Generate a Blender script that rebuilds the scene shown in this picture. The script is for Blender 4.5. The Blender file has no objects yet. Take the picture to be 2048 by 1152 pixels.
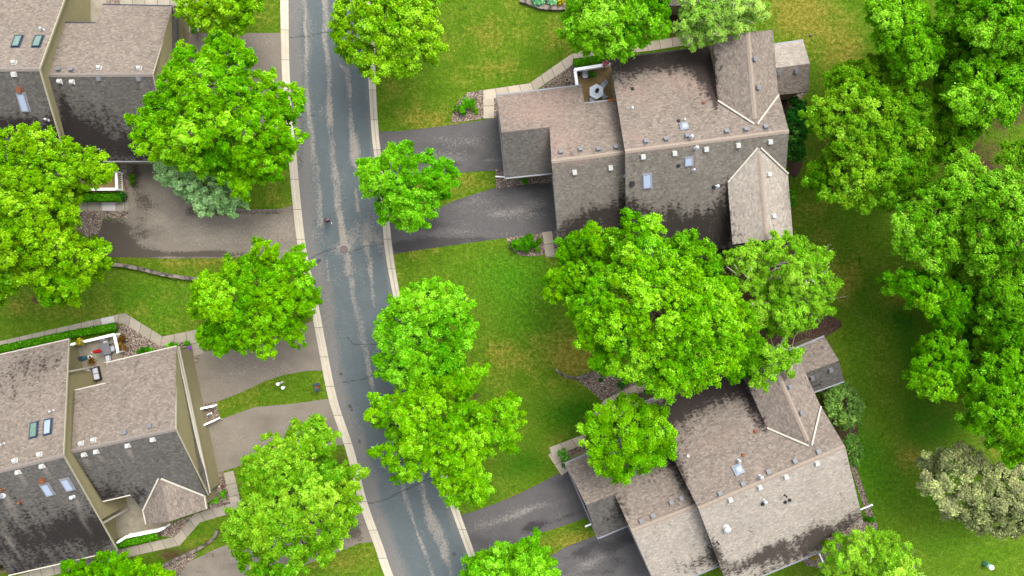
import bpy, bmesh, math, random
import numpy as np
from mathutils import Vector, Matrix

random.seed(7)
RS_ = np.random.RandomState(11)
C = bpy.context.scene.collection
PI = math.pi
H = 68.0          # drone height in metres
S = 0.05          # metres per photo pixel on the ground

# ---------------------------------------------------------------- camera, sky, sun, exposure
cd = bpy.data.cameras.new('drone_camera'); cam = bpy.data.objects.new('drone_camera', cd); C.objects.link(cam)
cam.location = (0, 0, H); cam.rotation_euler = (0, 0, 0)
cd.sensor_width = 36; cd.lens = 36 * H / 102.4; cd.clip_end = 3000; cd.clip_start = 1
bpy.context.scene.camera = cam
w = bpy.data.worlds.new('World'); bpy.context.scene.world = w; w.use_nodes = True
nt = w.node_tree; bg = nt.nodes['Background']
sky = nt.nodes.new('ShaderNodeTexSky'); sky.sky_type = 'NISHITA'; sky.sun_disc = False
SUN_EL, SUN_AZ = math.radians(58), math.radians(35)
sky.sun_elevation = SUN_EL; sky.sun_rotation = SUN_AZ
sky.air_density = 1.0; sky.dust_density = 4.0; sky.ozone_density = 1.0
hs = nt.nodes.new('ShaderNodeHueSaturation'); hs.inputs['Saturation'].default_value = .35  # high overcast
nt.links.new(sky.outputs[0], hs.inputs['Color']); nt.links.new(hs.outputs[0], bg.inputs[0]); bg.inputs[1].default_value = 0.15
sl = bpy.data.lights.new('sun', 'SUN'); sl.energy = .85; sl.angle = math.radians(40); sl.color = (1.0, 0.96, 0.88)
so = bpy.data.objects.new('sun', sl); C.objects.link(so); so.location = (20, 30, 60)
so.rotation_euler = (PI / 2 - SUN_EL, 0, PI - SUN_AZ)
vs = bpy.context.scene.view_settings
vs.view_transform = 'Standard'; vs.look = 'None'; vs.exposure = 1.8; vs.gamma = 1.0

# ---------------------------------------------------------------- helpers
def P(px, py, z=0.0):
    k = S * (H - z) / H
    return Vector(((px - 1024) * k, (576 - py) * k, z))

def lin(c):
    c = c / 255.0
    return c / 12.92 if c <= 0.04045 else ((c + 0.055) / 1.055) ** 2.4
GAIN = 2.4
def alb(r, g, b, k=1.0):
    return (min(.85, lin(r) * k / GAIN), min(.85, lin(g) * k / GAIN), min(.85, lin(b) * k / GAIN), 1)

def hash2(ix, iy, seed):
    v = np.sin(ix * 127.1 + iy * 311.7 + seed * 74.7) * 43758.5453
    return v - np.floor(v)
def vnoise(x, y, seed=0):
    ix = np.floor(x); iy = np.floor(y); fx = x - ix; fy = y - iy
    fx = fx * fx * (3 - 2 * fx); fy = fy * fy * (3 - 2 * fy)
    a = hash2(ix, iy, seed); b = hash2(ix + 1, iy, seed); c = hash2(ix, iy + 1, seed); d = hash2(ix + 1, iy + 1, seed)
    return (a * (1 - fx) + b * fx) * (1 - fy) + (c * (1 - fx) + d * fx) * fy
def fbm(x, y, seed=0, o=4):
    s = 0; a = .5
    for i in range(o):
        s = s + a * vnoise(x, y, seed + i * 13); x = x * 2.03 + 5.1; y = y * 2.03 + 1.7; a *= .5
    return s / (1 - .5 ** o)
def blobs(px, py, lst):
    r = np.zeros_like(px)
    for b in lst:
        cx, cy, sx, sy, a = b[:5]; t = math.radians(b[5]) if len(b) > 5 else 0
        dx = px - cx; dy = py - cy
        u = dx * math.cos(t) + dy * math.sin(t); v = -dx * math.sin(t) + dy * math.cos(t)
        r = r + a * np.exp(-(u / sx) ** 2 - (v / sy) ** 2)
    return r
def seg(px, py, pts, w0):
    """1 on a polyline (px, py, halfwidth) fading out"""
    r = np.zeros_like(px)
    for (x0, y0, a0), (x1, y1, a1) in zip(pts[:-1], pts[1:]):
        dx = x1 - x0; dy = y1 - y0; L = dx * dx + dy * dy + 1e-9
        t = np.clip(((px - x0) * dx + (py - y0) * dy) / L, 0, 1)
        d = np.hypot(px - x0 - t * dx, py - y0 - t * dy); ww = (a0 + (a1 - a0) * t) * w0
        r = np.maximum(r, np.clip(1.6 - d / ww, 0, 1))
    return r
def pix(co):
    k = S * (H - co[:, 2]) / H
    return co[:, 0] / k + 1024, 576 - co[:, 1] / k

# --- materials
class MT:
    def __init__(s, name):
        s.m = bpy.data.materials.new(name); s.m.use_nodes = True; s.t = s.m.node_tree
        s.b = s.t.nodes['Principled BSDF']; s.b.inputs['Specular IOR Level'].default_value = .25
        s.b.inputs['Roughness'].default_value = .85
    def n(s, typ, **kw):
        nd = s.t.nodes.new('ShaderNode' + typ)
        for k, v in kw.items():
            setattr(nd, k, v)
        return nd
    def l(s, a, b): s.t.links.new(a, b)
    def attr(s, name):
        return s.n('Attribute', attribute_name=name).outputs['Fac']
    def math(s, op, a, b=None, c=None, clamp=False):
        nd = s.n('Math', operation=op); nd.use_clamp = clamp
        for i, v in enumerate((a, b, c)):
            if v is None: continue
            if isinstance(v, (int, float)): nd.inputs[i].default_value = v
            else: s.l(v, nd.inputs[i])
        return nd.outputs[0]
    def mix(s, f, a, b, mode='MIX'):
        nd = s.n('Mix', data_type='RGBA', blend_type=mode)
        for i, v in ((0, f), (6, a), (7, b)):
            if isinstance(v, (int, float)): nd.inputs[i].default_value = v
            elif isinstance(v, tuple): nd.inputs[i].default_value = v
            else: s.l(v, nd.inputs[i])
        return nd.outputs[2]
    def noise(s, scale, detail=3, rough=.5, vec=None, dist=0):
        nd = s.n('TexNoise'); nd.inputs['Scale'].default_value = scale; nd.inputs['Detail'].default_value = detail
        nd.inputs['Roughness'].default_value = rough; nd.inputs['Distortion'].default_value = dist
        s.l(vec if vec is not None else s.pos(), nd.inputs['Vector']); return nd.outputs['Fac']
    def pos(s):
        if not hasattr(s, '_p'): s._p = s.n('NewGeometry').outputs['Position']
        return s._p
    def ramp(s, f, stops):
        nd = s.n('ValToRGB'); e = nd.color_ramp.elements
        while len(e) < len(stops): e.new(.5)
        for i, (p, c) in enumerate(stops):
            e[i].position = p; e[i].color = c if len(c) == 4 else c + (1,)
        s.l(f, nd.inputs[0]); return nd.outputs[0]
    def sat(s, f, lo, hi):
        nd = s.n('MapRange'); nd.inputs[1].default_value = lo; nd.inputs[2].default_value = hi; nd.clamp = True
        s.l(f, nd.inputs[0]); return nd.outputs[0]
    def gray(s, f, lo, hi):
        nd = s.n('MapRange'); nd.inputs[3].default_value = lo; nd.inputs[4].default_value = hi; nd.clamp = True
        s.l(f, nd.inputs[0]); return nd.outputs[0]
    def scale(s, col, f):
        nd = s.n('VectorMath', operation='SCALE')
        if isinstance(col, tuple): nd.inputs[0].default_value = col[:3]
        else: s.l(col, nd.inputs[0])
        s.l(f, nd.inputs['Scale']); return nd.outputs[0]
    def col(s, c):
        if isinstance(c, tuple): s.b.inputs['Base Color'].default_value = c
        else: s.l(c, s.b.inputs['Base Color'])
    def bump(s, h, dist, strength=.6):
        nd = s.n('Bump'); nd.inputs['Strength'].default_value = strength; nd.inputs['Distance'].default_value = dist
        s.l(h, nd.inputs['Height']); s.l(nd.outputs[0], s.b.inputs['Normal'])

def plain(name, rgba, rough=.6, var=.12, scale=3.0, metal=0):
    m = MT(name); m.b.inputs['Roughness'].default_value = rough; m.b.inputs['Metallic'].default_value = metal
    f = m.noise(scale, 4); m.col(m.scale(rgba, m.gray(f, 1 - var, 1 + var))); return m.m

# --- mesh builder
class MB:
    def __init__(s): s.v = []; s.f = []; s.mi = []
    def add(s, vs_, fs, mi=0):
        o = len(s.v); s.v += [tuple(v) for v in vs_]; s.f += [tuple(i + o for i in f) for f in fs]; s.mi += [mi] * len(fs)
    def box(s, c, d, rz=0, mi=0, m=None, taper=1.0):
        x, y, z = d[0] / 2, d[1] / 2, d[2] / 2; pts = []
        for sz in (-1, 1):
            k = 1 if sz < 0 else taper
            for sx, sy in ((-1, -1), (1, -1), (1, 1), (-1, 1)): pts.append(Vector((sx * x * k, sy * y * k, sz * z)))
        R = m if m is not None else Matrix.Rotation(rz, 3, 'Z')
        c = Vector(c); pts = [R @ p + c for p in pts]
        s.add(pts, [(3, 2, 1, 0), (4, 5, 6, 7), (0, 1, 5, 4), (1, 2, 6, 5), (2, 3, 7, 6), (3, 0, 4, 7)], mi)
    def bar(s, a, b, w_, h, mi=0):
        a = Vector(a); b = Vector(b); d = b - a; L = d.length
        ux = d.normalized(); up = Vector((0, 0, 1)); uy = up.cross(ux)
        if uy.length < 1e-3: uy = Vector((0, 1, 0))
        uy.normalize(); uz = ux.cross(uy)
        R = Matrix((ux, uy, uz)).transposed(); s.box((a + b) / 2, (L, w_, h), m=R, mi=mi)
    def tube(s, pts, rad, n=6, mi=0, cap=True):
        pts = [Vector(p) for p in pts]
        if isinstance(rad, (int, float)): rad = [rad] * len(pts)
        vs_ = []; fs = []
        for i, p in enumerate(pts):
            d = (pts[min(i + 1, len(pts) - 1)] - pts[max(i - 1, 0)]); d = d.normalized() if d.length > 0 else Vector((0, 0, 1))
            a = d.orthogonal().normalized() if abs(d.z) < .95 else Vector((1, 0, 0)); b = d.cross(a).normalized(); a = b.cross(d)
            for k in range(n):
                t = 2 * PI * k / n; vs_.append(p + (a * math.cos(t) + b * math.sin(t)) * rad[i])
        for i in range(len(pts) - 1):
            for k in range(n): fs.append((i * n + k, i * n + (k + 1) % n, (i + 1) * n + (k + 1) % n, (i + 1) * n + k))
        if cap: fs.append(tuple(range(n - 1, -1, -1))); fs.append(tuple((len(pts) - 1) * n + k for k in range(n)))
        s.add(vs_, fs, mi)
    def lathe(s, c, prof, n=16, mi=0):
        c = Vector(c); vs_ = []; fs = []
        for r, z in prof:
            for k in range(n): t = 2 * PI * k / n; vs_.append(c + Vector((r * math.cos(t), r * math.sin(t), z)))
        for i in range(len(prof) - 1):
            for k in range(n): fs.append((i * n + k, i * n + (k + 1) % n, (i + 1) * n + (k + 1) % n, (i + 1) * n + k))
        fs.append(tuple(range(n - 1, -1, -1))); fs.append(tuple((len(prof) - 1) * n + k for k in range(n)))
        s.add(vs_, fs, mi)
    def prism(s, poly, z0, z1, mi=0):
        n = len(poly); vs_ = [(p[0], p[1], z0) for p in poly] + [(p[0], p[1], z1) for p in poly]
        a = sum(poly[i][0] * poly[(i + 1) % n][1] - poly[(i + 1) % n][0] * poly[i][1] for i in range(n))
        if a < 0: vs_ = vs_[:n][::-1] + vs_[n:][::-1]
        s.add(vs_, [tuple(range(n - 1, -1, -1)), tuple(range(n, 2 * n))] + [(i, (i + 1) % n, n + (i + 1) % n, n + i) for i in range(n)], mi)
    def build(s, name, mats, parent=None, smooth=False, bevel=0):
        me = bpy.data.meshes.new(name); me.from_pydata(s.v, [], s.f)
        if not isinstance(mats, (list, tuple)): mats = [mats]
        for m in mats: me.materials.append(m)
        me.polygons.foreach_set('material_index', s.mi)
        if smooth: me.polygons.foreach_set('use_smooth', [True] * len(s.f))
        me.update(); o = bpy.data.objects.new(name, me); C.objects.link(o)
        if parent: par(o, parent)
        if bevel:
            b = o.modifiers.new('bevel', 'BEVEL'); b.width = bevel; b.segments = 2
        return o

def par(o, p):
    o.parent = p
    o.matrix_parent_inverse = Matrix.Translation(p.location).inverted() if p.parent is None else Matrix.Identity(4)
def tag(o, label=None, cat=None, group=None, kind=None):
    if label: o['label'] = label
    if cat: o['category'] = cat
    if group: o['group'] = group
    if kind: o['kind'] = kind
    return o
def empty(name, loc, label, cat, group=None):
    o = bpy.data.objects.new(name, None); C.objects.link(o); o.location = loc; o.empty_display_size = .5
    return tag(o, label, cat, group)

def npmesh(name, co, quads, mats, face_attrs=None, parent=None, smooth=False):
    me = bpy.data.meshes.new(name); n = len(co); m = len(quads)
    me.vertices.add(n); me.vertices.foreach_set('co', np.asarray(co, np.float32).ravel())
    me.loops.add(m * 4); me.loops.foreach_set('vertex_index', np.asarray(quads, np.int32).ravel())
    me.polygons.add(m); me.polygons.foreach_set('loop_start', np.arange(m, dtype=np.int32) * 4)
    for a, v in (face_attrs or {}).items():
        dom = 'FACE' if len(v) == m and len(v) != n else 'POINT'
        at = me.attributes.new(a, 'FLOAT', dom); at.data.foreach_set('value', np.asarray(v, np.float32))
    me.update(calc_edges=True)
    if not isinstance(mats, (list, tuple)): mats = [mats]
    for mm in mats: me.materials.append(mm)
    if smooth: me.polygons.foreach_set('use_smooth', np.ones(m, bool))
    o = bpy.data.objects.new(name, me); C.objects.link(o)
    if parent: par(o, parent)
    return o

def smooth_poly(pts, n=5):
    out = []; m = len(pts)
    for i in range(m):
        p0, p1, p2, p3 = (np.array(pts[(i + k) % m], float) for k in (-1, 0, 1, 2))
        for j in range(n):
            t = j / n
            out.append(tuple(.5 * ((2 * p1) + (-p0 + p2) * t + (2 * p0 - 5 * p1 + 4 * p2 - p3) * t * t + (-p0 + 3 * p1 - 3 * p2 + p3) * t ** 3)))
    return out
def curve_pts(pts, n=6):
    pts = [np.array(p, float) for p in pts]; q = [2 * pts[0] - pts[1]] + pts + [2 * pts[-1] - pts[-2]]; out = []
    for i in range(1, len(q) - 2):
        p0, p1, p2, p3 = q[i - 1:i + 3]
        for j in range(n):
            t = j / n
            out.append(.5 * ((2 * p1) + (-p0 + p2) * t + (2 * p0 - 5 * p1 + 4 * p2 - p3) * t * t + (-p0 + 3 * p1 - 3 * p2 + p3) * t ** 3))
    out.append(pts[-1]); return out

def grid_faces(bm, dirs, res):
    for d in dirs:
        d = Vector(d).normalized(); vals = [v.co.dot(d) for v in bm.verts]; a, b = min(vals), max(vals)
        k = math.floor(a / res) + 1
        while k * res < b - 1e-3:
            bmesh.ops.bisect_plane(bm, geom=bm.verts[:] + bm.edges[:] + bm.faces[:], plane_co=d * (k * res), plane_no=d); k += 1

def sheet(name, poly_px, z, mat, fields=None, res=.4, kind='structure', smooth=0, thick=0, parent=None, label=None, cat=None):
    """a flat ground surface traced on the ground plane, gridded so that wear can be stored per vertex"""
    if smooth: poly_px = smooth_poly(poly_px, smooth)
    bm = bmesh.new(); vs_ = [bm.verts.new(P(p[0], p[1], 0) + Vector((0, 0, z))) for p in poly_px]
    f = bm.faces.new(vs_); f.normal_update()
    if f.normal.z < 0: f.normal_flip()
    bmesh.ops.triangulate(bm, faces=[f]); 
    if res: grid_faces(bm, [(1, 0, 0), (0, 1, 0)], res)
    if thick:
        r = bmesh.ops.extrude_face_region(bm, geom=[e for e in bm.edges if e.is_boundary])
        for g in r['geom']:
            if isinstance(g, bmesh.types.BMVert): g.co.z -= thick
    me = bpy.data.meshes.new(name); bm.to_mesh(me); bm.free(); me.materials.append(mat)
    n = len(me.vertices); co = np.empty(n * 3); me.vertices.foreach_get('co', co); co = co.reshape(-1, 3)
    px, py = co[:, 0] / S + 1024, 576 - co[:, 1] / S
    for a, fn in (fields or {}).items():
        at = me.attributes.new(a, 'FLOAT', 'POINT'); at.data.foreach_set('value', np.clip(fn(px, py), 0, 2).astype(np.float32))
    o = bpy.data.objects.new(name, me); C.objects.link(o)
    if parent: par(o, parent)
    else: tag(o, label, cat, None, kind)
    return o
# ---------------------------------------------------------------- materials
def m_lawn():
    m = MT('lawn'); g1 = m.noise(.55, 6, .66); g2 = m.noise(2.6, 6, .72); g3 = m.noise(6, 4, .75)
    base = m.mix(m.sat(g1, .3, .7), alb(86, 126, 22), alb(114, 142, 38))
    dry = m.mix(m.sat(g2, .35, .65), alb(134, 130, 38), alb(166, 154, 72))
    lush = m.mix(m.sat(g2, .3, .7), alb(70, 130, 16), alb(96, 152, 30))
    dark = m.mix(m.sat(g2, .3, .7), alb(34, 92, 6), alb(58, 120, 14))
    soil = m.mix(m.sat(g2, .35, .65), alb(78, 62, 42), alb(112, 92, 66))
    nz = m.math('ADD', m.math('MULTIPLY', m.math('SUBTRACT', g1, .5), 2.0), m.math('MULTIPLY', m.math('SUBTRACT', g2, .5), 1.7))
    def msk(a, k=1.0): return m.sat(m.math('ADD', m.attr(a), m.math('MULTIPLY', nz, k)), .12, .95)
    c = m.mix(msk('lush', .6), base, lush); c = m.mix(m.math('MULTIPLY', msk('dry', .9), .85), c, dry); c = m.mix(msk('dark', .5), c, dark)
    c = m.mix(m.sat(m.math('ADD', m.attr('soil'), m.math('MULTIPLY', nz, .6)), .35, .75), c, soil)
    # clover tufts: little dark dots
    vo = m.n('TexVoronoi'); vo.inputs['Scale'].default_value = .33; m.l(m.pos(), vo.inputs['Vector'])
    spot = m.math('MULTIPLY', m.sat(m.math('ADD', vo.outputs['Distance'], m.math('MULTIPLY', g2, .25)), .26, .14), .55)
    c = m.mix(spot, c, alb(44, 100, 10))
    v = m.math('MULTIPLY', m.gray(m.sat(g3, .3, .7), .58, 1.46), m.gray(m.sat(g2, .3, .7), .66, 1.36)); c = m.scale(c, v)
    m.col(c); m.bump(m.math('ADD', g3, m.math('MULTIPLY', g2, 1.2)), .09, .9); m.b.inputs['Roughness'].default_value = 1; m.b.inputs['Specular IOR Level'].default_value = .05
    return m.m

def m_asphalt(name, base, pale, edge, wet, rough=.9):
    m = MT(name); n1 = m.noise(.8, 5, .6); n2 = m.noise(4.5, 6, .75); n3 = m.noise(16, 3, .7)
    c = m.mix(m.sat(n1, .35, .65), base, tuple(v * 1.12 for v in base[:3]) + (1,))
    c = m.mix(m.sat(m.math('ADD', m.attr('edge'), m.math('MULTIPLY', m.math('SUBTRACT', n2, .5), .9)), .25, .75), c, edge)
    c = m.mix(m.sat(m.math('ADD', m.attr('pale'), m.math('MULTIPLY', m.math('SUBTRACT', n2, .5), 2.6)), .25, 1.05), c, pale)
    wm = m.sat(m.math('ADD', m.attr('wet'), m.math('MULTIPLY', m.math('SUBTRACT', n2, .5), 2.2)), .4, .68)
    c = m.mix(m.math('MULTIPLY', wm, .85), c, wet)
    c = m.mix(m.math('MULTIPLY', m.sat(m.attr('crack'), .2, 1.0), .8), c, alb(60, 62, 62))
    c = m.scale(c, m.math('MULTIPLY', m.gray(m.sat(n3, .25, .75), .78, 1.22), m.gray(n2, .8, 1.2)))
    m.col(c); m.bump(n3, .01, .5)
    r = m.n('MapRange'); r.inputs[3].default_value = rough; r.inputs[4].default_value = .55; m.l(wm, r.inputs[0]); m.l(r.outputs[0], m.b.inputs['Roughness'])
    return m.m

def m_concrete(name, c0, c1, stain=.25, joint=0):
    m = MT(name); n1 = m.noise(1.2, 5, .6); n2 = m.noise(9, 4, .6); n3 = m.noise(50, 2)
    c = m.mix(m.sat(n1, .3, .7), c0, c1); c = m.mix(m.math('MULTIPLY', m.sat(n2, .55, .8), stain), c, alb(110, 100, 84))
    c = m.scale(c, m.gray(n3, .85, 1.15))
    if joint:
        uv = m.n('UVMap').outputs[0]; sp = m.n('SeparateXYZ'); m.l(uv, sp.inputs[0])
        fr = m.math('FRACT', m.math('DIVIDE', sp.outputs[1], joint)); d = m.math('MINIMUM', fr, m.math('SUBTRACT', 1.0, fr))
        c = m.mix(m.sat(d, .022 / joint * 1.6, .008 / joint), c, alb(92, 84, 70))
        if joint > 2:
            e = m.math('ABSOLUTE', m.math('SUBTRACT', sp.outputs[0], .45)); c = m.mix(m.math('MULTIPLY', m.sat(e, .035, .01), .45), c, alb(120, 108, 88))
        fl = m.math('FLOOR', m.math('DIVIDE', sp.outputs[1], joint)); wn = m.n('TexWhiteNoise', noise_dimensions='1D'); m.l(fl, wn.inputs['W'])
        c = m.scale(c, m.gray(wn.outputs['Value'], .86, 1.08))
    m.col(c); m.bump(n3, .006, .4); return m.m

def m_gravel(name, cols, scale=9):
    m = MT(name); vo = m.n('TexVoronoi'); vo.inputs['Scale'].default_value = scale; m.l(m.pos(), vo.inputs['Vector'])
    sp = m.n('SeparateColor'); m.l(vo.outputs['Color'], sp.inputs[0])
    k = len(cols); c = m.ramp(sp.outputs[0], [(i / (k - 1), q) for i, q in enumerate(cols)])
    d = m.sat(vo.outputs['Distance'], .75, .45)
    c = m.scale(c, m.math('MULTIPLY', m.gray(d, .35, 1.0), m.gray(m.noise(1.5, 3), .8, 1.15)))
    m.col(c); m.bump(m.math('SUBTRACT', 1.0, vo.outputs['Distance']), .06, .8); return m.m

def m_shingle(name, cols, dark, k_=1.3):
    mean = [sum(c[i] for c in cols) / len(cols) for i in range(3)]; gm = sum(mean) / 3; mean = [(mean[0] * .6 + gm * .4) * .97, (mean[1] * .6 + gm * .4) * 1.0, (mean[2] * .7 + gm * .3) * .93]; cols = [tuple(c[i] * .5 + mean[i] * .5 * (sum(c[:3]) / 3) / gm for i in range(3)) for c in cols]; cols = [tuple((c[i] * .7 + mean[i] * .3) * k_ for i in range(3)) + (1,) for c in cols]
    m = MT(name); uv = m.n('UVMap').outputs[0]; sp = m.n('SeparateXYZ'); m.l(uv, sp.inputs[0]); U, V_ = sp.outputs[0], sp.outputs[1]
    rv = m.math('DIVIDE', V_, .15); row = m.math('FLOOR', rv); wr = m.n('TexWhiteNoise', noise_dimensions='1D'); m.l(row, wr.inputs['W'])
    cu = m.math('ADD', m.math('DIVIDE', U, .24), m.math('MULTIPLY', wr.outputs[0], 7.0)); cell = m.math('FLOOR', cu)
    cb = m.n('CombineXYZ'); m.l(cell, cb.inputs[0]); m.l(row, cb.inputs[1]); wn = m.n('TexWhiteNoise', noise_dimensions='3D'); m.l(cb.outputs[0], wn.inputs['Vector'])
    rnd = wn.outputs['Value']; k = len(cols)
    c = m.ramp(rnd, [(i / (k - 1), q) for i, q in enumerate(cols)])
    n1 = m.noise(.35, 4, .55); n2 = m.noise(5, 4, .65); n3 = m.noise(9, 3, .7)
    # blotchy ageing, long streaks down the slope
    mp = m.n('Mapping'); mp.inputs['Scale'].default_value = (1.7, .3, 1); m.l(uv, mp.inputs[0]); st = m.noise(1.0, 4, .6, vec=mp.outputs[0])
    c = m.scale(c, m.math('MULTIPLY', m.gray(n1, .85, 1.15), m.gray(n2, .9, 1.1)))
    c = m.mix(m.math('MULTIPLY', m.sat(m.attr('pinkish'), 0, 1), m.sat(n2, .35, .65)), c, alb(182, 152, 138))
    s = m.math('ADD', m.attr('stain'), m.math('MULTIPLY', m.math('SUBTRACT', st, .5), 2.3))
    s = m.math('ADD', s, m.math('MULTIPLY', m.math('SUBTRACT', rnd, .5), .9)); s = m.math('ADD', s, m.math('MULTIPLY', m.math('SUBTRACT', n2, .5), .5))
    c = m.mix(m.math('MULTIPLY', m.sat(s, .45, 1.35), .92), c, dark)
    c = m.mix(m.math('MULTIPLY', m.sat(m.math('ADD', m.attr('wash'), m.math('MULTIPLY', m.math('SUBTRACT', n2, .5), .8)), .2, 1.1), .5), c, alb(186, 174, 160))
    fr = m.math('FRACT', rv); ln = m.sat(fr, .16, .0); fc = m.math('FRACT', cu); lc = m.sat(fc, .06, .0)
    c = m.scale(c, m.math('SUBTRACT', 1.0, m.math('MULTIPLY', m.math('MAXIMUM', ln, m.math('MULTIPLY', lc, .5)), .3)))
    c = m.scale(c, m.gray(m.sat(n3, .3, .7), .88, 1.12))
    m.col(c); m.bump(m.math('ADD', fr, m.math('MULTIPLY', n3, .3)), .02, .6); m.b.inputs['Roughness'].default_value = .95; m.b.inputs['Specular IOR Level'].default_value = .15
    return m.m

def m_siding(name, c, dz=.18):
    m = MT(name); sp = m.n('SeparateXYZ'); m.l(m.pos(), sp.inputs[0])
    fr = m.math('FRACT', m.math('DIVIDE', sp.outputs[2], dz)); ln = m.sat(fr, .14, .0)
    cc = m.scale(c, m.math('MULTIPLY', m.math('SUBTRACT', 1.0, m.math('MULTIPLY', ln, .4)), m.gray(m.noise(1.5, 4), .85, 1.12)))
    m.col(cc); m.bump(fr, .02, .5); return m.m

def m_leaf(name, c0, c1, trans=.2):
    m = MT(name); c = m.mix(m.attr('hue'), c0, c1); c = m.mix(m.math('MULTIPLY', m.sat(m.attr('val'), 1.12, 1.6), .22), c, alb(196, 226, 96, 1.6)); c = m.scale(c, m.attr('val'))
    t = m.t; t.nodes.remove(m.b)
    d = m.n('BsdfDiffuse'); tr = m.n('BsdfTranslucent'); mx = m.n('MixShader'); mx.inputs[0].default_value = trans
    m.l(c, d.inputs[0]); m.l(c, tr.inputs[0]); m.l(d.outputs[0], mx.inputs[1]); m.l(tr.outputs[0], mx.inputs[2]); m.l(mx.outputs[0], t.nodes['Material Output'].inputs[0])
    return m.m

M = {}
M['lawn'] = m_lawn()
M['road'] = m_asphalt('road_asphalt', alb(101, 111, 113), alb(172, 164, 152), alb(132, 130, 126), alb(58, 60, 60))
M['drive_grey'] = m_asphalt('driveway_grey', alb(148, 138, 124), alb(184, 172, 154), alb(132, 122, 108), alb(78, 68, 54))
M['drive_black'] = m_asphalt('driveway_black', alb(104, 101, 100), alb(164, 158, 150), alb(84, 82, 82), alb(52, 49, 48))
M['kerb'] = m_concrete('kerb_concrete', alb(224, 212, 188), alb(236, 226, 204), .3, 3.0)
M['path'] = m_concrete('path_concrete', alb(212, 198, 172), alb(226, 212, 188), .35, 1.25)
M['path_grey'] = m_concrete('path_concrete_grey', alb(178, 168, 148), alb(198, 188, 168), .45, 1.25)
M['slab'] = m_concrete('patio_concrete', alb(156, 146, 124), alb(188, 180, 160), .6)
M['slab_brown'] = m_concrete('patio_concrete_brown', alb(168, 138, 84), alb(196, 168, 116), .5)
M['slab_white'] = plain('new_concrete', alb(232, 228, 220, 1.0), .9)
M['gravel'] = m_gravel('river_rock', [alb(122, 98, 84), alb(176, 152, 134), alb(150, 128, 112), alb(206, 188, 168), alb(100, 84, 74), alb(224, 206, 190)])
M['mulch'] = m_gravel('mulch', [alb(70, 50, 38), alb(110, 80, 60), alb(92, 70, 52), alb(136, 108, 84)], 12)
M['stone'] = m_gravel('wall_stone', [alb(140, 128, 116), alb(170, 158, 144), alb(120, 110, 100)], 2.2)
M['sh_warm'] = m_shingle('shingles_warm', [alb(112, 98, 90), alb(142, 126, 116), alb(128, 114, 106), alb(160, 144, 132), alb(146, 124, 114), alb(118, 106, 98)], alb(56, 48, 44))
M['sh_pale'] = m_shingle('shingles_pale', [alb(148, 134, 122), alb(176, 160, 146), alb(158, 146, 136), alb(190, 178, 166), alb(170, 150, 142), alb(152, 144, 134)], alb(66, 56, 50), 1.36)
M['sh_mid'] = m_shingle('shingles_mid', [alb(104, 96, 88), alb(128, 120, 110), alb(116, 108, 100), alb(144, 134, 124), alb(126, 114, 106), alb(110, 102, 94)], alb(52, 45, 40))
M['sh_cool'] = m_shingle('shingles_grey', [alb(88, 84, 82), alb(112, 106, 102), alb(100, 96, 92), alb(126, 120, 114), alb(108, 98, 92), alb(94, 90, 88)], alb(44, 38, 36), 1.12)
M['siding'] = m_siding('beige_siding', alb(176, 166, 124))
M['siding_light'] = m_siding('cream_siding', alb(196, 190, 160))
M['white'] = plain('white_paint', (.78, .78, .76, 1), .5, .05)
M['gutter'] = plain('grey_gutter', alb(158, 160, 166), .4, .1)
M['fascia_dark'] = plain('dark_fascia', alb(92, 84, 78), .7)
M['fascia_navy'] = plain('dark_blue_gutter', alb(66, 68, 84), .5)
M['vent_grey'] = plain('vent_grey_metal', alb(138, 138, 142), .45, .1)
M['vent_white'] = plain('vent_white', alb(225, 225, 218), .5, .06)
M['vent_black'] = plain('vent_black', alb(48, 48, 50), .6)
M['rust'] = plain('rusty_flue', alb(150, 92, 58), .7)
M['metal_bright'] = plain('galvanised_pipe', alb(232, 234, 238), .35, .1, metal=.2)
g = MT('skylight_glass'); g.b.inputs['Roughness'].default_value = .12; g.b.inputs['Specular IOR Level'].default_value = .8; g.col(alb(176, 192, 216)); M['glass'] = g.m
g = MT('green_skylight_glass'); g.b.inputs['Roughness'].default_value = .15; g.b.inputs['Specular IOR Level'].default_value = .7
g.col(g.mix(g.noise(2.5, 3), alb(84, 130, 92), alb(130, 160, 160))); M['glass_green'] = g.m
g = MT('window_glass'); g.b.inputs['Roughness'].default_value = .08; g.b.inputs['Specular IOR Level'].default_value = .8; g.col(alb(60, 68, 74)); M['window'] = g.m
M['bark'] = plain('bark', alb(112, 96, 80), .95, .35, 6)
M['bark_pale'] = plain('pale_bark', alb(196, 190, 176), .9, .25, 6)
M['terracotta'] = plain('terracotta', alb(236, 214, 180), .8)
M['black'] = plain('black_plastic', alb(42, 42, 46), .5)
M['steel_blue'] = plain('blue_grey_metal', alb(72, 84, 100), .45)
M['cushion'] = plain('grey_cushion', alb(225, 226, 234), .9)
M['tableglass'] = plain('frosted_table_glass', (.62, .66, .7, 1), .3, .15)
M['red'] = plain('red_cloth', alb(228, 30, 50), .8)
M['orange'] = plain('orange_plastic', alb(220, 120, 50), .6)
M['mint'] = plain('mint_green_plastic', alb(130, 196, 168), .5)
M['teal'] = plain('teal_fabric', alb(50, 110, 120), .8)

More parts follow.
